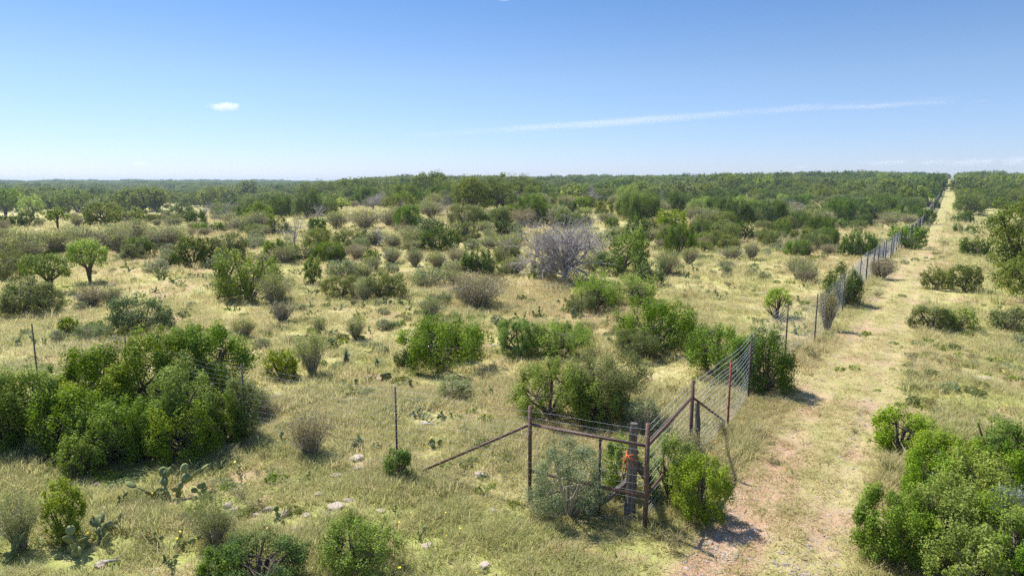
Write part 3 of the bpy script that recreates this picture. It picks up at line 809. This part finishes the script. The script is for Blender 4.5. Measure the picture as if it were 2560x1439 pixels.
def small_pole(px, py, h, label):
    p = hit(px, py); b = B(); b.tube([[0, 0, -.2], [0, 0, h]], .12, 6); b.box([0, 0, h-.6], (1.0, .06, .07)); 
    o = ob('utility_pole', b.mesh('utility_pole', M['twig']), None, up(p, 0)); tag(o, label, 'pole')
small_pole(589, 474, 9.5, 'lone thin utility pole with cross arm in the far oak belt')
# ---------------------------------------------------------------- stones one can tell apart
def rock_mesh(seed, flat=.5, nsub=3):
    import bmesh
    g = np.random.default_rng(seed); bm = bmesh.new(); bmesh.ops.create_icosphere(bm, subdivisions=nsub, radius=1)
    pl = [(unit(g.normal(size=3)), g.uniform(.55, .85)) for _ in range(9)]
    for v in bm.verts:
        p = np.array(v.co)
        for n_, d_ in pl:
            t = p@n_
            if t > d_: p = p-n_*(t-d_)
        p = p*(1+.05*math.sin(p[0]*7+seed)+.04*math.sin(p[1]*11+p[2]*5)); p[2] *= flat; v.co = p
    me = bpy.data.meshes.new('rock'); bm.to_mesh(me); bm.free(); me.materials.append(M['rock' if seed % 3 else 'rockdark']); return me
RK = [rock_mesh(s, f) for s, f in ((1, .45), (2, .35), (3, .7), (4, .5), (5, .3), (6, .6))]
rocks = []
for px, py, wpx, rk, lb in ((715, 1285, 34, 2, 'upright grey pitted rock in the row of stones'), (668, 1280, 24, 2, 'small dark lichened rock at the start of the stone row'), (838, 1272, 40, 3, 'pinkish slab rock in the stone row'),
    (950, 1279, 24, 1, 'pale flat stone lying alone in green grass'), (768, 1290, 22, 3, 'pale broken stone under the pinkish slab'), (795, 1240, 26, 2, None), (872, 1252, 26, 5, None), (568, 1266, 28, 3, 'flat tan stone near the cactus pads'), (583, 1274, 22, 1, None),
    (520, 1298, 30, 4, None), (1068, 1372, 30, 3, 'pale stone beside the fresh green round shrub'), (1210, 1420, 30, 0, 'pale stone at the lower meadow edge'), (1230, 1278, 24, 1, None), (1200, 1190, 34, 4, None), (840, 1190, 30, 4, None), (895, 1175, 26, 0, None), (895, 1150, 40, 4, None),
    (700, 1295, 26, 4, None), (820, 1285, 20, 0, None), (640, 1292, 22, 0, None), (745, 1322, 26, 1, None), (1875, 1345, 16, 1, None), (1815, 1352, 14, 0, None), (1880, 1330, 14, 3, None), (1955, 1385, 16, 3, None), (1937, 1412, 16, 2, None), (1970, 1415, 12, 0, None), (2090, 1412, 14, 1, None), (2072, 1290, 12, 0, None),
    (2105, 1232, 10, 1, None), (2040, 1245, 10, 3, None), (2012, 1438, 16, 1, None), (1700, 895, 18, 1, None), (1232, 866, 16, 3, None), (1245, 862, 14, 1, None), (880, 1000, 22, 4, None), (920, 945, 20, 4, None), (1060, 1060, 26, 4, None), (240, 1215, 18, 2, None), (700, 990, 22, 4, None), (1215, 1000, 14, 1, None),
    (2460, 948, 30, 4, 'long pale slab half hidden in roadside grass'), (1860, 745, 14, 1, None), (1905, 735, 20, 4, None), (250, 1415, 34, 4, None), (1000, 878, 14, 4, None)):
    p = hit(px, py); dist = np.linalg.norm([*p, HC]); r = wpx/FPX*dist/2*1.12
    o = ob('limestone_rock', RK[rk], None, (p[0], p[1], gz(p)+r*.06), (0, 0, random.uniform(0, 6.28))); o.scale = (r, r*random.uniform(.7, 1), r*random.uniform(.8, 1.1))
    THINGS.append([o, 'rock', px, py, 2*r, r, lb, None, (px-wpx/2, py-wpx/2, px+wpx/2, py)])
KIND['rock'] = ('limestone_rock', 'rock', 'pale limestone rock')
def branch(px, py, L, a, label):
    p = hit(px, py); b = B(); d = np.array([math.cos(a), math.sin(a), 0])
    b.tube([[0, 0, .03], d*L*.5+[0, .04, .06], d*L+[0, 0, .04]], [.03, .035, .012], 6); b.tube([d*L*.5+[0, 0, .05], d*L*.7+[.15, .25, .1]], [.018, .006], 5)
    tag(ob('fallen_branch', b.mesh('fallen_branch', M['dead']), None, up(p, 0)), label, 'branch')
branch(1135, 1010, 1.0, .75, 'pale fallen branch lying in straw grass behind the central fence wires')
branch(1040, 1065, .7, 0, 'thin pale stick on bare ground below the dark cactus')
branch(235, 1425, .5, .5, 'short tan broken branch by the near dry grass clump')
# ---------------------------------------------------------------- plants scattered over the range
g = np.random.default_rng(42)
PSZ = {'oak': (7, 5.2), 'dark': (3.6, 2.9), 'shrub': (3.2, 2.5), 'bright': (3, 2.4), 'olive': (3.6, 2.5), 'blue': (3.2, 2.3), 'thorn': (2.1, 1.5), 'brown': (2.2, 1.5),
       'lime': (4.4, 3.6), 'tree': (4.5, 4.2), 'sage': (1.6, 1.1)}
PROTO = {}
def proto(sp, lod):
    k = (sp, lod)
    if k not in PROTO:
        W, H = PSZ[sp]; ls = {0: .020, 1: .038, 2: .07}[lod]*W*(1.5 if sp in ('thorn', 'sage') else 1); PROTO[k] = [build_plant(sp, W, W*.92, H*f, ls, 900+7*v+lod*50+len(sp)) for v, f in ((0, 1), (1, .85), (2, 1.15), (3, .95))]
    return PROTO[k]
DP = [build_dead(4, 3.4, 70+v, .09, .8, .2) for v in range(3)]
PP = [build_pear(np.random.default_rng(80+v), 1.1, .6, 16, 6, v == 0) for v in range(5)]
placed = [(t[0].location.x, t[0].location.y, t[4]*.5) for t in THINGS if t[1] != 'rock']
boxes = [t[8] for t in THINGS if t[1] not in ('rock',)]
COUNT = {}
FARX = {'dark': 1.7, 'thorn': 1.8, 'olive': 1.5, 'shrub': 1.6, 'blue': 1.5, 'brown': 1.6, 'sage': 1.5, 'oak': 1.25, 'lime': 1.2, 'dead': 1.3}
def scatter(x0, x1, y0, y1, n, mixd, sc_=(.75, 1.3), tight=.75):
    sp_l = list(mixd); pr = np.array([mixd[s] for s in sp_l]); pr = pr/pr.sum(); done = tries = 0
    while done < n and tries < n*25:
        tries += 1; sp = sp_l[g.choice(len(sp_l), p=pr)]; px, py = g.uniform(x0, x1), y0+(y1-y0)*g.uniform()**.9
        f = g.uniform(*sc_)*(FARX.get(sp, 1) if y1 < 590 else 1); W, H = {'dead': (4, 3.4), 'pear': (1.1, .6)}.get(sp) or PSZ[sp]; W, H = W*f, H*f
        p = hit(px, py); d = float(np.hypot(*p))
        if d > 640: continue
        if sp in ('oak', 'tree', 'lime') and d < 130: continue
        L = float(lat(*p))
        if -W*.12 < L < 5.4+W*.45+(3 if d < 110 else 0): continue
        wpx = W/d*FPX; hpx = H/d*FPX
        if py > 520 and any(b[0]-wpx*.2 < px < b[2]+wpx*.2 and b[1]+4 < py-hpx*.25 and py-hpx*.6 < b[3]-2 for b in boxes): continue
        if any(abs(p[0]-q[0]) < 8 and abs(p[1]-q[1]) < 8 and math.hypot(p[0]-q[0], p[1]-q[1]) < (W*.5+q[2])*tight for q in placed): continue
        key = KIND[sp][0]
        if COUNT.get(key, 0) > 270: continue
        COUNT[key] = COUNT.get(key, 0)+1
        placed.append((p[0], p[1], W*.5)); done += 1; s = (f*g.uniform(.85, 1.15), f*g.uniform(.85, 1.15), f*g.uniform(.85, 1.12)); rz = g.uniform(0, 6.28)
        if sp == 'dead':
            o = ob('dead_tree', DP[g.integers(3)], None, (p[0], p[1], gz(p)-.03), (0, 0, rz)); o.scale = s
        elif sp == 'pear':
            a, fl = PP[g.integers(5)]; o = bpy.data.objects.new('prickly_pear', None); C.objects.link(o); o.location = (p[0], p[1], gz(p)); o.rotation_euler = (0, 0, rz); o.scale = s; o.scale = (s[0]*1.15, s[1]*1.15, s[2]*.75); ob('pads', a, o)
            put_flowers(fl[:1], o)
        else:
            lod = 0 if wpx > 75 else (1 if wpx > 26 else 2); a, b = proto(sp, lod)[g.integers(4)]
            o = plant_obj(sp, p[0], p[1], a, b if lod < 2 or sp in ('thorn', 'brown') else None, s, rz)
        THINGS.append([o, sp, px, py, W, H, None, None, None])
FOR = {'oak': .42, 'dark': .26, 'olive': .13, 'shrub': .09, 'blue': .08, 'brown': .05, 'lime': .035, 'dead': .05}
scatter(0, 640, 483, 540, 130, FOR, (.8, 1.4), .62)
scatter(560, 1330, 468, 524, 190, FOR, (.8, 1.35), .6)
scatter(1290, 2370, 474, 510, 210, {'oak': .30, 'dark': .30, 'olive': .16, 'shrub': .1, 'blue': .08, 'brown': .1, 'thorn': .05, 'dead': .03, 'lime': .03}, (.7, 1.2), .62)
scatter(2380, 2560, 470, 540, 90, {'oak': .3, 'dark': .3, 'olive': .2, 'blue': .1, 'thorn': .2}, (.7, 1.15), .62)
scatter(1250, 2330, 502, 566, 330, {'thorn': .36, 'olive': .16, 'dark': .2, 'shrub': .08, 'blue': .05, 'brown': .05, 'lime': .05, 'dead': .02}, (.75, 1.25), .7)
scatter(560, 1320, 515, 580, 150, {'thorn': .3, 'shrub': .12, 'sage': .08, 'olive': .15, 'dark': .1, 'brown': .08, 'dead': .03}, (.8, 1.3), .65)
scatter(0, 600, 545, 640, 34, {'thorn': .5, 'brown': .3, 'olive': .1, 'shrub': .1}, (.8, 1.3), .65)
scatter(640, 1480, 570, 690, 95, {'thorn': .5, 'brown': .12, 'olive': .2, 'sage': .25}, (.8, 1.5), .7)
scatter(1250, 2250, 555, 640, 125, {'thorn': .62, 'brown': .12, 'olive': .06, 'sage': .2, 'dark': .07}, (.6, 1.1), .8)
scatter(1640, 2100, 635, 700, 12, {'thorn': .8, 'sage': .3}, (.4, .75), 1.)
scatter(2330, 2560, 540, 660, 9, {'thorn': .6, 'sage': .3, 'dark': .1}, (.5, .9), .8)
scatter(0, 1300, 545, 700, 46, {'olive': .35, 'sage': .2, 'shrub': .2, 'blue': .15, 'thorn': .2}, (.9, 1.5), .5)
scatter(1300, 2250, 560, 640, 34, {'olive': .35, 'dark': .3, 'shrub': .2, 'thorn': .3}, (.7, 1.2), .5)
scatter(0, 1300, 690, 900, 20, {'thorn': .5, 'sage': .5}, (.3, .55), 1.1)
scatter(2250, 2560, 700, 980, 6, {'sage': 1}, (.3, .5), 1.1)
# low scrub round the feet of the larger bushes, so that they merge into thickets
for t in [t for t in THINGS if t[8] and t[1] in ('shrub', 'bright', 'olive', 'blue', 'dark', 'brown', 'sage', 'lime') and t[4] > 1.6]:
    x_, y_ = t[0].location.x, t[0].location.y; d_ = math.hypot(x_, y_)
    if not 24 < d_ < 170 or float(lat(x_, y_)) > -1: continue
    for _ in range(2):
        sp = ['thorn', 'olive', 'thorn', 'olive', 'shrub', 'sage'][g.integers(6)]; a = g.uniform(-1.9, 1.9) if g.uniform() < .5 else g.uniform(1.2, 5.1); rr_ = t[4]*g.uniform(.5, .75)
        x2, y2 = x_+math.cos(a)*rr_, y_+math.sin(a)*rr_*.8
        if float(lat(x2, y2)) > -1: continue
        W = t[4]*g.uniform(.4, .75); f = min(W/PSZ[sp][0], 1.3); k_ = KIND[sp][0]; COUNT[k_] = COUNT.get(k_, 0)+1
        wp_ = W/d_*FPX; A_b = proto(sp, 0 if wp_ > 60 else 1)[g.integers(4)]; o = plant_obj(sp, x2, y2, A_b[0], A_b[1], (f, f, f*g.uniform(.8, 1.1)), g.uniform(0, 6.28))
        q_ = proj(x2, y2, gz((x2, y2))); THINGS.append([o, sp, q_[0], q_[1], PSZ[sp][0]*f, PSZ[sp][1]*f, None, None, None])
scatter(300, 2200, 590, 900, 62, {'pear': 1}, (.5, 1.0), 1.)
scatter(0, 1200, 1000, 1439, 9, {'pear': 1, 'sage': .5}, (.3, .6), 1.)
# ---------------------------------------------------------------- labels for everything grown or lying about
LM = [(t[7], t[2], (t[8][1]+t[8][3])/2) for t in THINGS if t[7]]
LM += [('fence corner', 1615, 1190), ('second pipe post', 1733, 1060), ('cross fence end post', 80, 850), ('thin steel post', 987, 1090), ('shaded road bend', 2290, 720), ('track end', 2388, 458), ('row of pale stones', 760, 1285)]
ORD = 'first second third fourth fifth sixth seventh eighth ninth tenth eleventh twelfth thirteenth fourteenth fifteenth sixteenth seventeenth eighteenth nineteenth twentieth'.split()
GRP = {'oak': 'live oaks on the range', 'dark': 'juniper bushes on the range', 'shrub': 'green shrubs on the range', 'bright': 'bright shrubs on the range', 'olive': 'olive shrubs on the range', 'blue': 'bluish shrubs on the range', 'thorn': 'thorn bushes on the range',
       'brown': 'dry bushes on the range', 'broad': 'live oaks on the range', 'lime': 'mesquite trees on the range', 'tree': 'small trees on the range', 'limetree': 'small trees on the range', 'sage': 'sage bushes on the range', 'silver': 'silvery bushes on the range', 'dead': 'dead trees on the range', 'pear': 'prickly pears on the range', 'rock': 'loose limestone rocks', 'yucca': 'yuccas in the clearing'}
pend = {}
for t in THINGS:
    o, sp, px, py, W, H, lb, mk, bx = t; o['category'] = KIND[sp][1]; o['group'] = GRP[sp]
    if lb: o['label'] = lb; continue
    my = (bx[1]+bx[3])/2 if bx else py-H/max(1, np.hypot(o.location.x, o.location.y))*FPX*.5
    nm, dx, dy = min(((m, px-a, my-b) for m, a, b in LM), key=lambda q: q[1]**2+(2.2*q[2])**2)
    dr = ('right of' if dx > 0 else 'left of') if abs(dx) > 1.6*abs(dy) else ('beyond' if dy < 0 else 'in front of')
    pend.setdefault((sp, nm, dr), []).append((math.hypot(dx, dy), o))
for (sp, nm, dr), l in pend.items():
    l.sort(key=lambda q: q[0])
    for q, (_, o) in enumerate(l):
        o['label'] = f"{KIND[sp][2]} {dr} the {nm}" + ('' if len(l) == 1 else f", {ORD[q] if q else 'closest'}{' closest' if q else ''}" if q < 20 else f', {ORD[q%20]} in its outer ring' if q < 40 else ', in the outermost ring')
        if len(o['label'].split()) > 15: o['label'] = o['label'].split(',')[0]+f', {ORD[q % 20]} out'
# ---------------------------------------------------------------- stuff: far woods, grass, flowers, gravel
def instancer(name, pts, scl, rot, idx, protos, label=None):
    """one object that repeats the given meshes on points"""
    col = bpy.data.collections.new(name+'_kinds')
    for q, me in enumerate(protos):
        parts = me if isinstance(me, (tuple, list)) else [me]
        col.objects.link(bpy.data.objects.new(f'{name}_{q:02d}', parts[0]))
    me = bpy.data.meshes.new(name); me.vertices.add(len(pts)); me.vertices.foreach_set('co', np.asarray(pts, np.float32).ravel())
    a = me.attributes.new('scl', 'FLOAT_VECTOR', 'POINT'); a.data.foreach_set('vector', np.asarray(scl, np.float32).ravel())
    a = me.attributes.new('rot', 'FLOAT_VECTOR', 'POINT'); a.data.foreach_set('vector', np.asarray(rot, np.float32).ravel())
    a = me.attributes.new('pick', 'INT', 'POINT'); a.data.foreach_set('value', np.asarray(idx, np.int32))
    o = ob(name, me); t = bpy.data.node_groups.new(name, 'GeometryNodeTree')
    t.interface.new_socket('Geometry', in_out='INPUT', socket_type='NodeSocketGeometry'); t.interface.new_socket('Geometry', in_out='OUTPUT', socket_type='NodeSocketGeometry')
    N, L = t.nodes, t.links; gi, go = N.new('NodeGroupInput'), N.new('NodeGroupOutput'); ip = N.new('GeometryNodeInstanceOnPoints'); ci = N.new('GeometryNodeCollectionInfo')
    ci.inputs['Collection'].default_value = col; ci.inputs['Separate Children'].default_value = True; ci.inputs['Reset Children'].default_value = True; ip.inputs['Pick Instance'].default_value = True
    L.new(gi.outputs[0], ip.inputs['Points']); L.new(ci.outputs[0], ip.inputs['Instance'])
    for nm, ty, so_ in (('scl', 'FLOAT_VECTOR', 'Scale'), ('rot', 'FLOAT_VECTOR', 'Rotation'), ('pick', 'INT', 'Instance Index')):
        na_ = N.new('GeometryNodeInputNamedAttribute'); na_.data_type = ty; na_.inputs[0].default_value = nm
        src = next(s for s in na_.outputs if s.enabled and s.name == 'Attribute')
        if so_ == 'Rotation':
            er = N.new('FunctionNodeEulerToRotation'); L.new(src, er.inputs[0]); src = er.outputs[0]
        L.new(src, ip.inputs[so_])
    L.new(ip.outputs[0], go.inputs[0]); md = o.modifiers.new('scatter', 'NODES'); md.node_group = t
    tag(o, label, None, None, 'stuff'); return o
def polar(n, d0, d1, a0, a1, pw=2.):
    d = (g.uniform(d0**pw, d1**pw, n))**(1/pw); a = g.uniform(a0, a1, n); return np.stack([np.sin(a)*d, np.cos(a)*d], 1)
wp = [build_plant(sp, 7, 6.6, 5.0, .62, 500+q)[0] for q, sp in enumerate(['oak', 'oak', 'dark', 'oak', 'olive', 'dark', 'shrub', 'blue', 'bright'])]
P = np.concatenate([polar(3000, 270, 560, -.3, .86), polar(12500, 360, 1260, -.25, .86), polar(22000, 300, 3200, -.86, -.12)])
d = np.hypot(*P.T); L = lat(*P.T); az = np.arctan2(*P.T)
clear = np.sin(P[:, 0]/31+1.3*np.sin(P[:, 1]/57))*np.cos(P[:, 1]/47+P[:, 0]/83)+g.normal(0, .2, len(P))
keep = ~((L > -3) & (L < 9.5)) & ~((az > .05) & (d < 800) & (g.uniform(size=len(P)) < .2)) & ~((clear > .26+.28*(d > 650)) & (d < 1100)) & ~((az < -.12) & (d > 1300) & (g.uniform(size=len(P)) < 0))
keep &= (d > 360+g.normal(0, 50, len(P)))
P = P[keep]; d = d[keep]; n = len(P); s = (.6+.9*g.uniform(0, 1, n)**1.6)*np.interp(d, [400, 1200, 3000], [1.15, 1.4, 2.1])*(1+.22*np.sin(P[:, 0]/23+2)*np.sin(P[:, 1]/31))
idx = g.choice(9, n, p=[.18, .18, .15, .13, .12, .08, .06, .05, .05])
instancer('distant_woods', np.column_stack([P, zf(*P.T)-.2]), np.column_stack([s*g.uniform(.85, 1.2, n), s, s*g.uniform(.8, 1.15, n)*np.interp(d, [400, 3000], [1, .7])]),
          np.column_stack([np.zeros((n, 2)), g.uniform(0, 6.28, n)]), idx, wp, 'dark green woods covering the land out to the horizon')
# grass
def make_grass_mat():
    nt = NT('grass_blades'); pos = nt.n('ShaderNodeNewGeometry').outputs['Position']; a = nt.n('ShaderNodeAttribute', attribute_name='tint').outputs['Fac']
    c = ground_tint(nt, pos); oi = nt.n('ShaderNodeObjectInfo').outputs['Random']
    c = nt.mix(nt.sstep(oi, .55, .95), c, (.30, .34, .09)); c = nt.mix(nt.sstep(oi, .30, .05), c, (.60, .48, .27))
    c = nt.mix(nt.math('MULTIPLY', a, .55), c, (.74, .67, .38))
    nt.L.new(c, nt.b.inputs['Base Color']); nt.b.inputs['Roughness'].default_value = .6; nt.b.inputs['Specular IOR Level'].default_value = .25
    tr = nt.n('ShaderNodeBsdfTranslucent', {'Color': c}); mx = nt.n('ShaderNodeMixShader', {0: .58}); nt.L.new(nt.b.outputs[0], mx.inputs[1]); nt.L.new(tr.outputs[0], mx.inputs[2])
    nt.L.new(mx.outputs[0], nt.out.inputs[0]); return nt.m
M['grass'] = make_grass_mat()
def tuft(seed, nb=26, h=.34, spread=.16, wd=.007, lean=.5):
    g = np.random.default_rng(seed); a = g.uniform(0, 6.28, nb); r = np.sqrt(g.uniform(0, 1, nb))*spread; hh = h*g.uniform(.45, 1.15, nb); ln = lean*g.uniform(.2, 1.3, nb)*hh
    a2 = a+g.normal(0, .6, nb); d = np.stack([np.cos(a2), np.sin(a2), 0*a], 1); sd = np.stack([-np.sin(a2+g.normal(0, .5, nb)), np.cos(a2), 0*a], 1); b0 = np.stack([np.cos(a)*r, np.sin(a)*r, 0*a-.01], 1)
    w_ = wd*g.uniform(.7, 1.4, nb)[:, None]; m = b0+d*(ln*.3)[:, None]+np.array([0, 0, 1])*(hh*.6)[:, None]; t = b0+d*ln[:, None]+np.array([0, 0, 1])*(hh*.95)[:, None]
    V = np.stack([b0-sd*w_, b0+sd*w_, m+sd*w_*.8, m-sd*w_*.8, t+sd*w_*.25, t-sd*w_*.25], 1).reshape(-1, 3); i = np.arange(nb)[:, None]*6
    return mesh('grass', V, np.concatenate([i+[0, 1, 2, 3], i+[3, 2, 4, 5]]), M['grass'], np.repeat(g.uniform(0, 1, nb), 6))
TF = [tuft(1, 30, .20, .2, .007, .9), tuft(2, 34, .15, .26, .007, 1.1), tuft(3, 26, .30, .16, .006, 1.0), tuft(4, 40, .12, .30, .008, 1.3), tuft(5, 44, .24, .32, .007, .9), tuft(6, 20, .34, .1, .006, .6)]
pts = []
for n, d0, d1, s0_, s1_ in ((34000, 9, 26, .7, 1.25), (30000, 24, 52, .9, 1.5), (26000, 48, 105, 1.2, 2.2), (26000, 95, 260, 2.2, 4.2)):
    P = polar(n, d0, d1, -.80, .80); L = lat(*P.T); s = g.uniform(s0_, s1_, n)
    pn = np.sin(P[:, 0]*.9+2*np.sin(P[:, 1]*.43))*np.sin(P[:, 1]*.71+1.7*np.sin(P[:, 0]*.37)); hz = np.clip(.8+.45*pn, .35, 1.4)
    on = (L > .9) & (L < 4.3); rt = (np.abs(L-1.8) < .3) | (np.abs(L-3.5) < .3)
    kp = (~on | (g.uniform(size=n) < .55)) & (~rt | (g.uniform(size=n) < .22)) & (g.uniform(size=n) < .72+.3*pn)
    z = np.where(on, .38, hz); pts.append(np.column_stack([P, s, s*z])[kp])
P = polar(420, 10, 60, -.8, .8); P = P[~((lat(*P.T) > .6) & (lat(*P.T) < 4.6))]; pts.append(np.column_stack([P, g.uniform(1.5, 2.6, len(P)), g.uniform(1.1, 1.9, len(P))]))
P = np.concatenate(pts)
rk = np.array([(t[0].location.x, t[0].location.y, t[4]*(.75 if t[1] == 'rock' else .45)+.12) for t in THINGS if t[1] in ('rock', 'pear') and math.hypot(t[0].location.x, t[0].location.y) < 60])
for x_, y_, r_ in rk: P = P[((P[:, 0]-x_)**2+(P[:, 1]-y_)**2 > r_**2) | (g.uniform(size=len(P)) < .12)]
n = len(P)
instancer('grass', np.column_stack([P[:, :2], zf(P[:, 0], P[:, 1])-.01]), np.column_stack([P[:, 2], P[:, 2], P[:, 3]]), np.column_stack([g.normal(0, .08, (n, 2)), g.uniform(0, 6.28, n)]), g.integers(0, 6, n), TF, 'pale green and straw coloured grass covering the ground')
# low leafy weeds between the grass
WD = [build_plant(sp, .5, .5, h, .045, 700+q)[0] for q, (sp, h) in enumerate([('olive', .22), ('bright', .18), ('sage', .25), ('shrub', .16), ('brown', .3)])]
P = np.concatenate([polar(2600, 9, 40, -.8, .8), polar(3600, 38, 120, -.8, .8)]); L = lat(*P.T); pn = np.sin(P[:, 0]*.63+1)*np.sin(P[:, 1]*.47+.8*np.sin(P[:, 0]*.3)); P = P[(pn+g.normal(0, .35, len(P)) > .1) & ~((L > 1.1) & (L < 4.2) & (g.uniform(size=len(P)) < .8))]; n = len(P)
s = g.uniform(.35, 1.3, n)*np.interp(np.hypot(*P.T), [10, 100], [.8, 1.8]); instancer('low_weeds', np.column_stack([P, zf(*P.T)-.02]), np.column_stack([s, s*g.uniform(.7, 1.2, n), s*g.uniform(.6, 1.3, n)]), np.column_stack([np.zeros((n, 2)), g.uniform(0, 6.28, n)]), g.choice(5, n, p=[.3, .2, .2, .15, .15]), WD, 'low leafy weeds scattered between the grass')
# wildflowers
def flower(mat, r):
    b = B(); a = np.arange(7)*2*math.pi/7; v = [[0, 0, .30]]+[[math.cos(q)*r, math.sin(q)*r, .31+.006*math.sin(3*q)] for q in a]; b.add(v, None, [(0, q+1, (q+1) % 7+1) for q in range(7)])
    b.tube([[0, 0, 0], [.01, 0, .29]], .002, 3, False); return b.mesh('flower', M[mat])
P = polar(5200, 10, 75, -.8, .8); L = lat(*P.T); pn = np.sin(P[:, 0]*.31+2.1)*np.sin(P[:, 1]*.23+P[:, 0]*.11)+.5*((L > 6) & (L < 18)); P = P[(~((L > .8) & (L < 4.6))) & (pn+g.normal(0, .3, len(P)) > .15)]; n = len(P)
s = g.uniform(.6, 1.2, n); instancer('wildflowers', np.column_stack([P, zf(*P.T)]), np.column_stack([s, s, s]), np.column_stack([g.normal(0, .35, (n, 2)), g.uniform(0, 6, n)]), g.choice(3, n, p=[.6, .25, .15]), [flower('yellow', .022), flower('yellow', .03), flower('orange', .028)], 'small yellow and orange wildflowers dotted through the grass')
# gravel
SM = [rock_mesh(30+q, f, 1) for q, f in enumerate((.6, .4, .7, .5))]
n = 12000; d_ = g.uniform(-10**.5, 75**.5, n); d_ = np.sign(d_)*d_**2; Lr = np.where(g.uniform(size=n) < .5, 1.8, 3.5)+g.normal(0, .33, n); P1 = P0+RD*d_[:, None]+RN*Lr[:, None]
P2 = polar(6000, 10, 50, -.8, .8); pn = np.sin(P2[:, 0]*.5+1)*np.sin(P2[:, 1]*.63+.6*np.sin(P2[:, 0])); P2 = P2[pn > .25]
P = np.concatenate([P1, P2]); n = len(P); s = .010+.028*g.uniform(0, 1, n)**3+(g.uniform(size=n) < .025)*.04
instancer('gravel', np.column_stack([P, zf(*P.T)+s*.2]), np.column_stack([s*1.2, s, s]), np.column_stack([g.normal(0, .2, (n, 2)), g.uniform(0, 6, n)]), g.integers(0, 4, n), SM, 'pale loose stones along the wheel ruts and bare patches')
# ---------------------------------------------------------------- clouds
def cloud_mat(name, dens, sx, sy, sz, scale, thr, soft=.25, stretch=(1, 1, 1)):
    m = bpy.data.materials.new(name); m.use_nodes = True; t = m.node_tree; t.nodes.remove(t.nodes['Principled BSDF'])
    class Q(NT):
        def __init__(s): s.m = m; s.t = t; s.N = t.nodes; s.L = t.links; s.out = t.nodes['Material Output']
    nt = Q(); tc = nt.n('ShaderNodeTexCoord').outputs['Object']; nv = nt.n('ShaderNodeMapping', {0: tc, 3: (1/sx, 1/sy, 1/sz)}).outputs[0]
    ln = nt.n('ShaderNodeVectorMath', {0: nv}, operation='LENGTH').outputs['Value']
    ns = nt.noise(nt.n('ShaderNodeMapping', {0: tc, 3: stretch}).outputs[0], scale, 6, .62)
    v = nt.math('SUBTRACT', nt.math('ADD', ns, nt.math('MULTIPLY', nt.math('SUBTRACT', 1, ln), .55)), thr)
    dn = nt.math('MULTIPLY', nt.sstep(v, 0, soft), dens)
    pv = nt.n('ShaderNodeVolumePrincipled', {'Density': dn, 'Color': (1, 1, 1, 1), 'Anisotropy': .3}); nt.L.new(pv.outputs[0], nt.out.inputs['Volume']); return m
def cloud(px, py, wpx, hpx, D, dens, label, scale, thr=.62, tilt=0., seed=0, stretch=(1, 1, 1), soft=.25):
    import bmesh
    r = ray(px, py); c = np.array([0, 0, HC])+r/np.linalg.norm(r[:2])*D; sx = wpx/FPX*D/2; sz = hpx/FPX*D/2; sy = min(sx, max(sz*1.5, 60))
    bm = bmesh.new(); bmesh.ops.create_icosphere(bm, subdivisions=3, radius=1)
    for v in bm.verts: v.co = (v.co.x*sx, v.co.y*sy, v.co.z*sz)
    me = bpy.data.meshes.new('cloud'); bm.to_mesh(me); bm.free(); me.materials.append(cloud_mat('cloud_vapour', dens, sx, sy, sz, scale, thr, soft, stretch))
    o = ob('cloud', me, None, c, (0, -tilt, -math.atan2(c[0], c[1]))); tag(o, label, 'cloud', 'clouds in the blue sky'); return o
cloud(562, 267, 80, 26, 9000, .008, 'small bright puffy cloud alone in open blue sky', .012, .56)
cloud(1600, 299, 1650, 32, 12000, .0042, 'long thin white cirrus streak across the sky', .0009, .60, .052, 0, (.35, 1, 3.2), .5)
cloud(2200, 264, 460, 18, 12000, .0045, 'faint broken end of the long cirrus streak', .0022, .60, .0, 0, (.5, 1, 2.), .4)
for px, py, w_, h_, lb in ((350, 408, 50, 16, 'tiny faint cloud low over the distant blue woods'), (2215, 407, 150, 20, 'flat low cloud above the far end of the track'), (2325, 406, 70, 20, 'small low cloud directly left of the widest horizon cloud'),
    (2425, 407, 150, 26, 'widest low cloud right above the far track'), (2545, 403, 110, 30, 'low cloud cut by the edge of the view'), (2005, 417, 60, 14, 'tiny flat cloud above the far right tree line'), (1400, 437, 90, 16, 'faint cloud touching the central tree line'), (1265, -2, 60, 12, 'wisp at the very top edge of the sky')):
    cloud(px, py, w_, h_, 14000, .004, lb, .006, .58, 0, 0, (1, 1, 1.5), .35)
# ---------------------------------------------------------------- haze
HAZE = 0.00014
if HAZE:
    b = B(); b.box([0, 1500, -14], (3900, 2900, 36)); me = b.mesh('haze', None, False); m = bpy.data.materials.new('haze_air'); m.use_nodes = True; t = m.node_tree; t.nodes.remove(t.nodes['Principled BSDF'])
    pv = t.nodes.new('ShaderNodeVolumePrincipled'); pv.inputs['Color'].default_value = (.60, .76, 1, 1); pv.inputs['Density'].default_value = HAZE; t.links.new(pv.outputs[0], t.nodes['Material Output'].inputs['Volume'])
    me.materials.append(m); tag(ob('haze', me), kind='stuff')
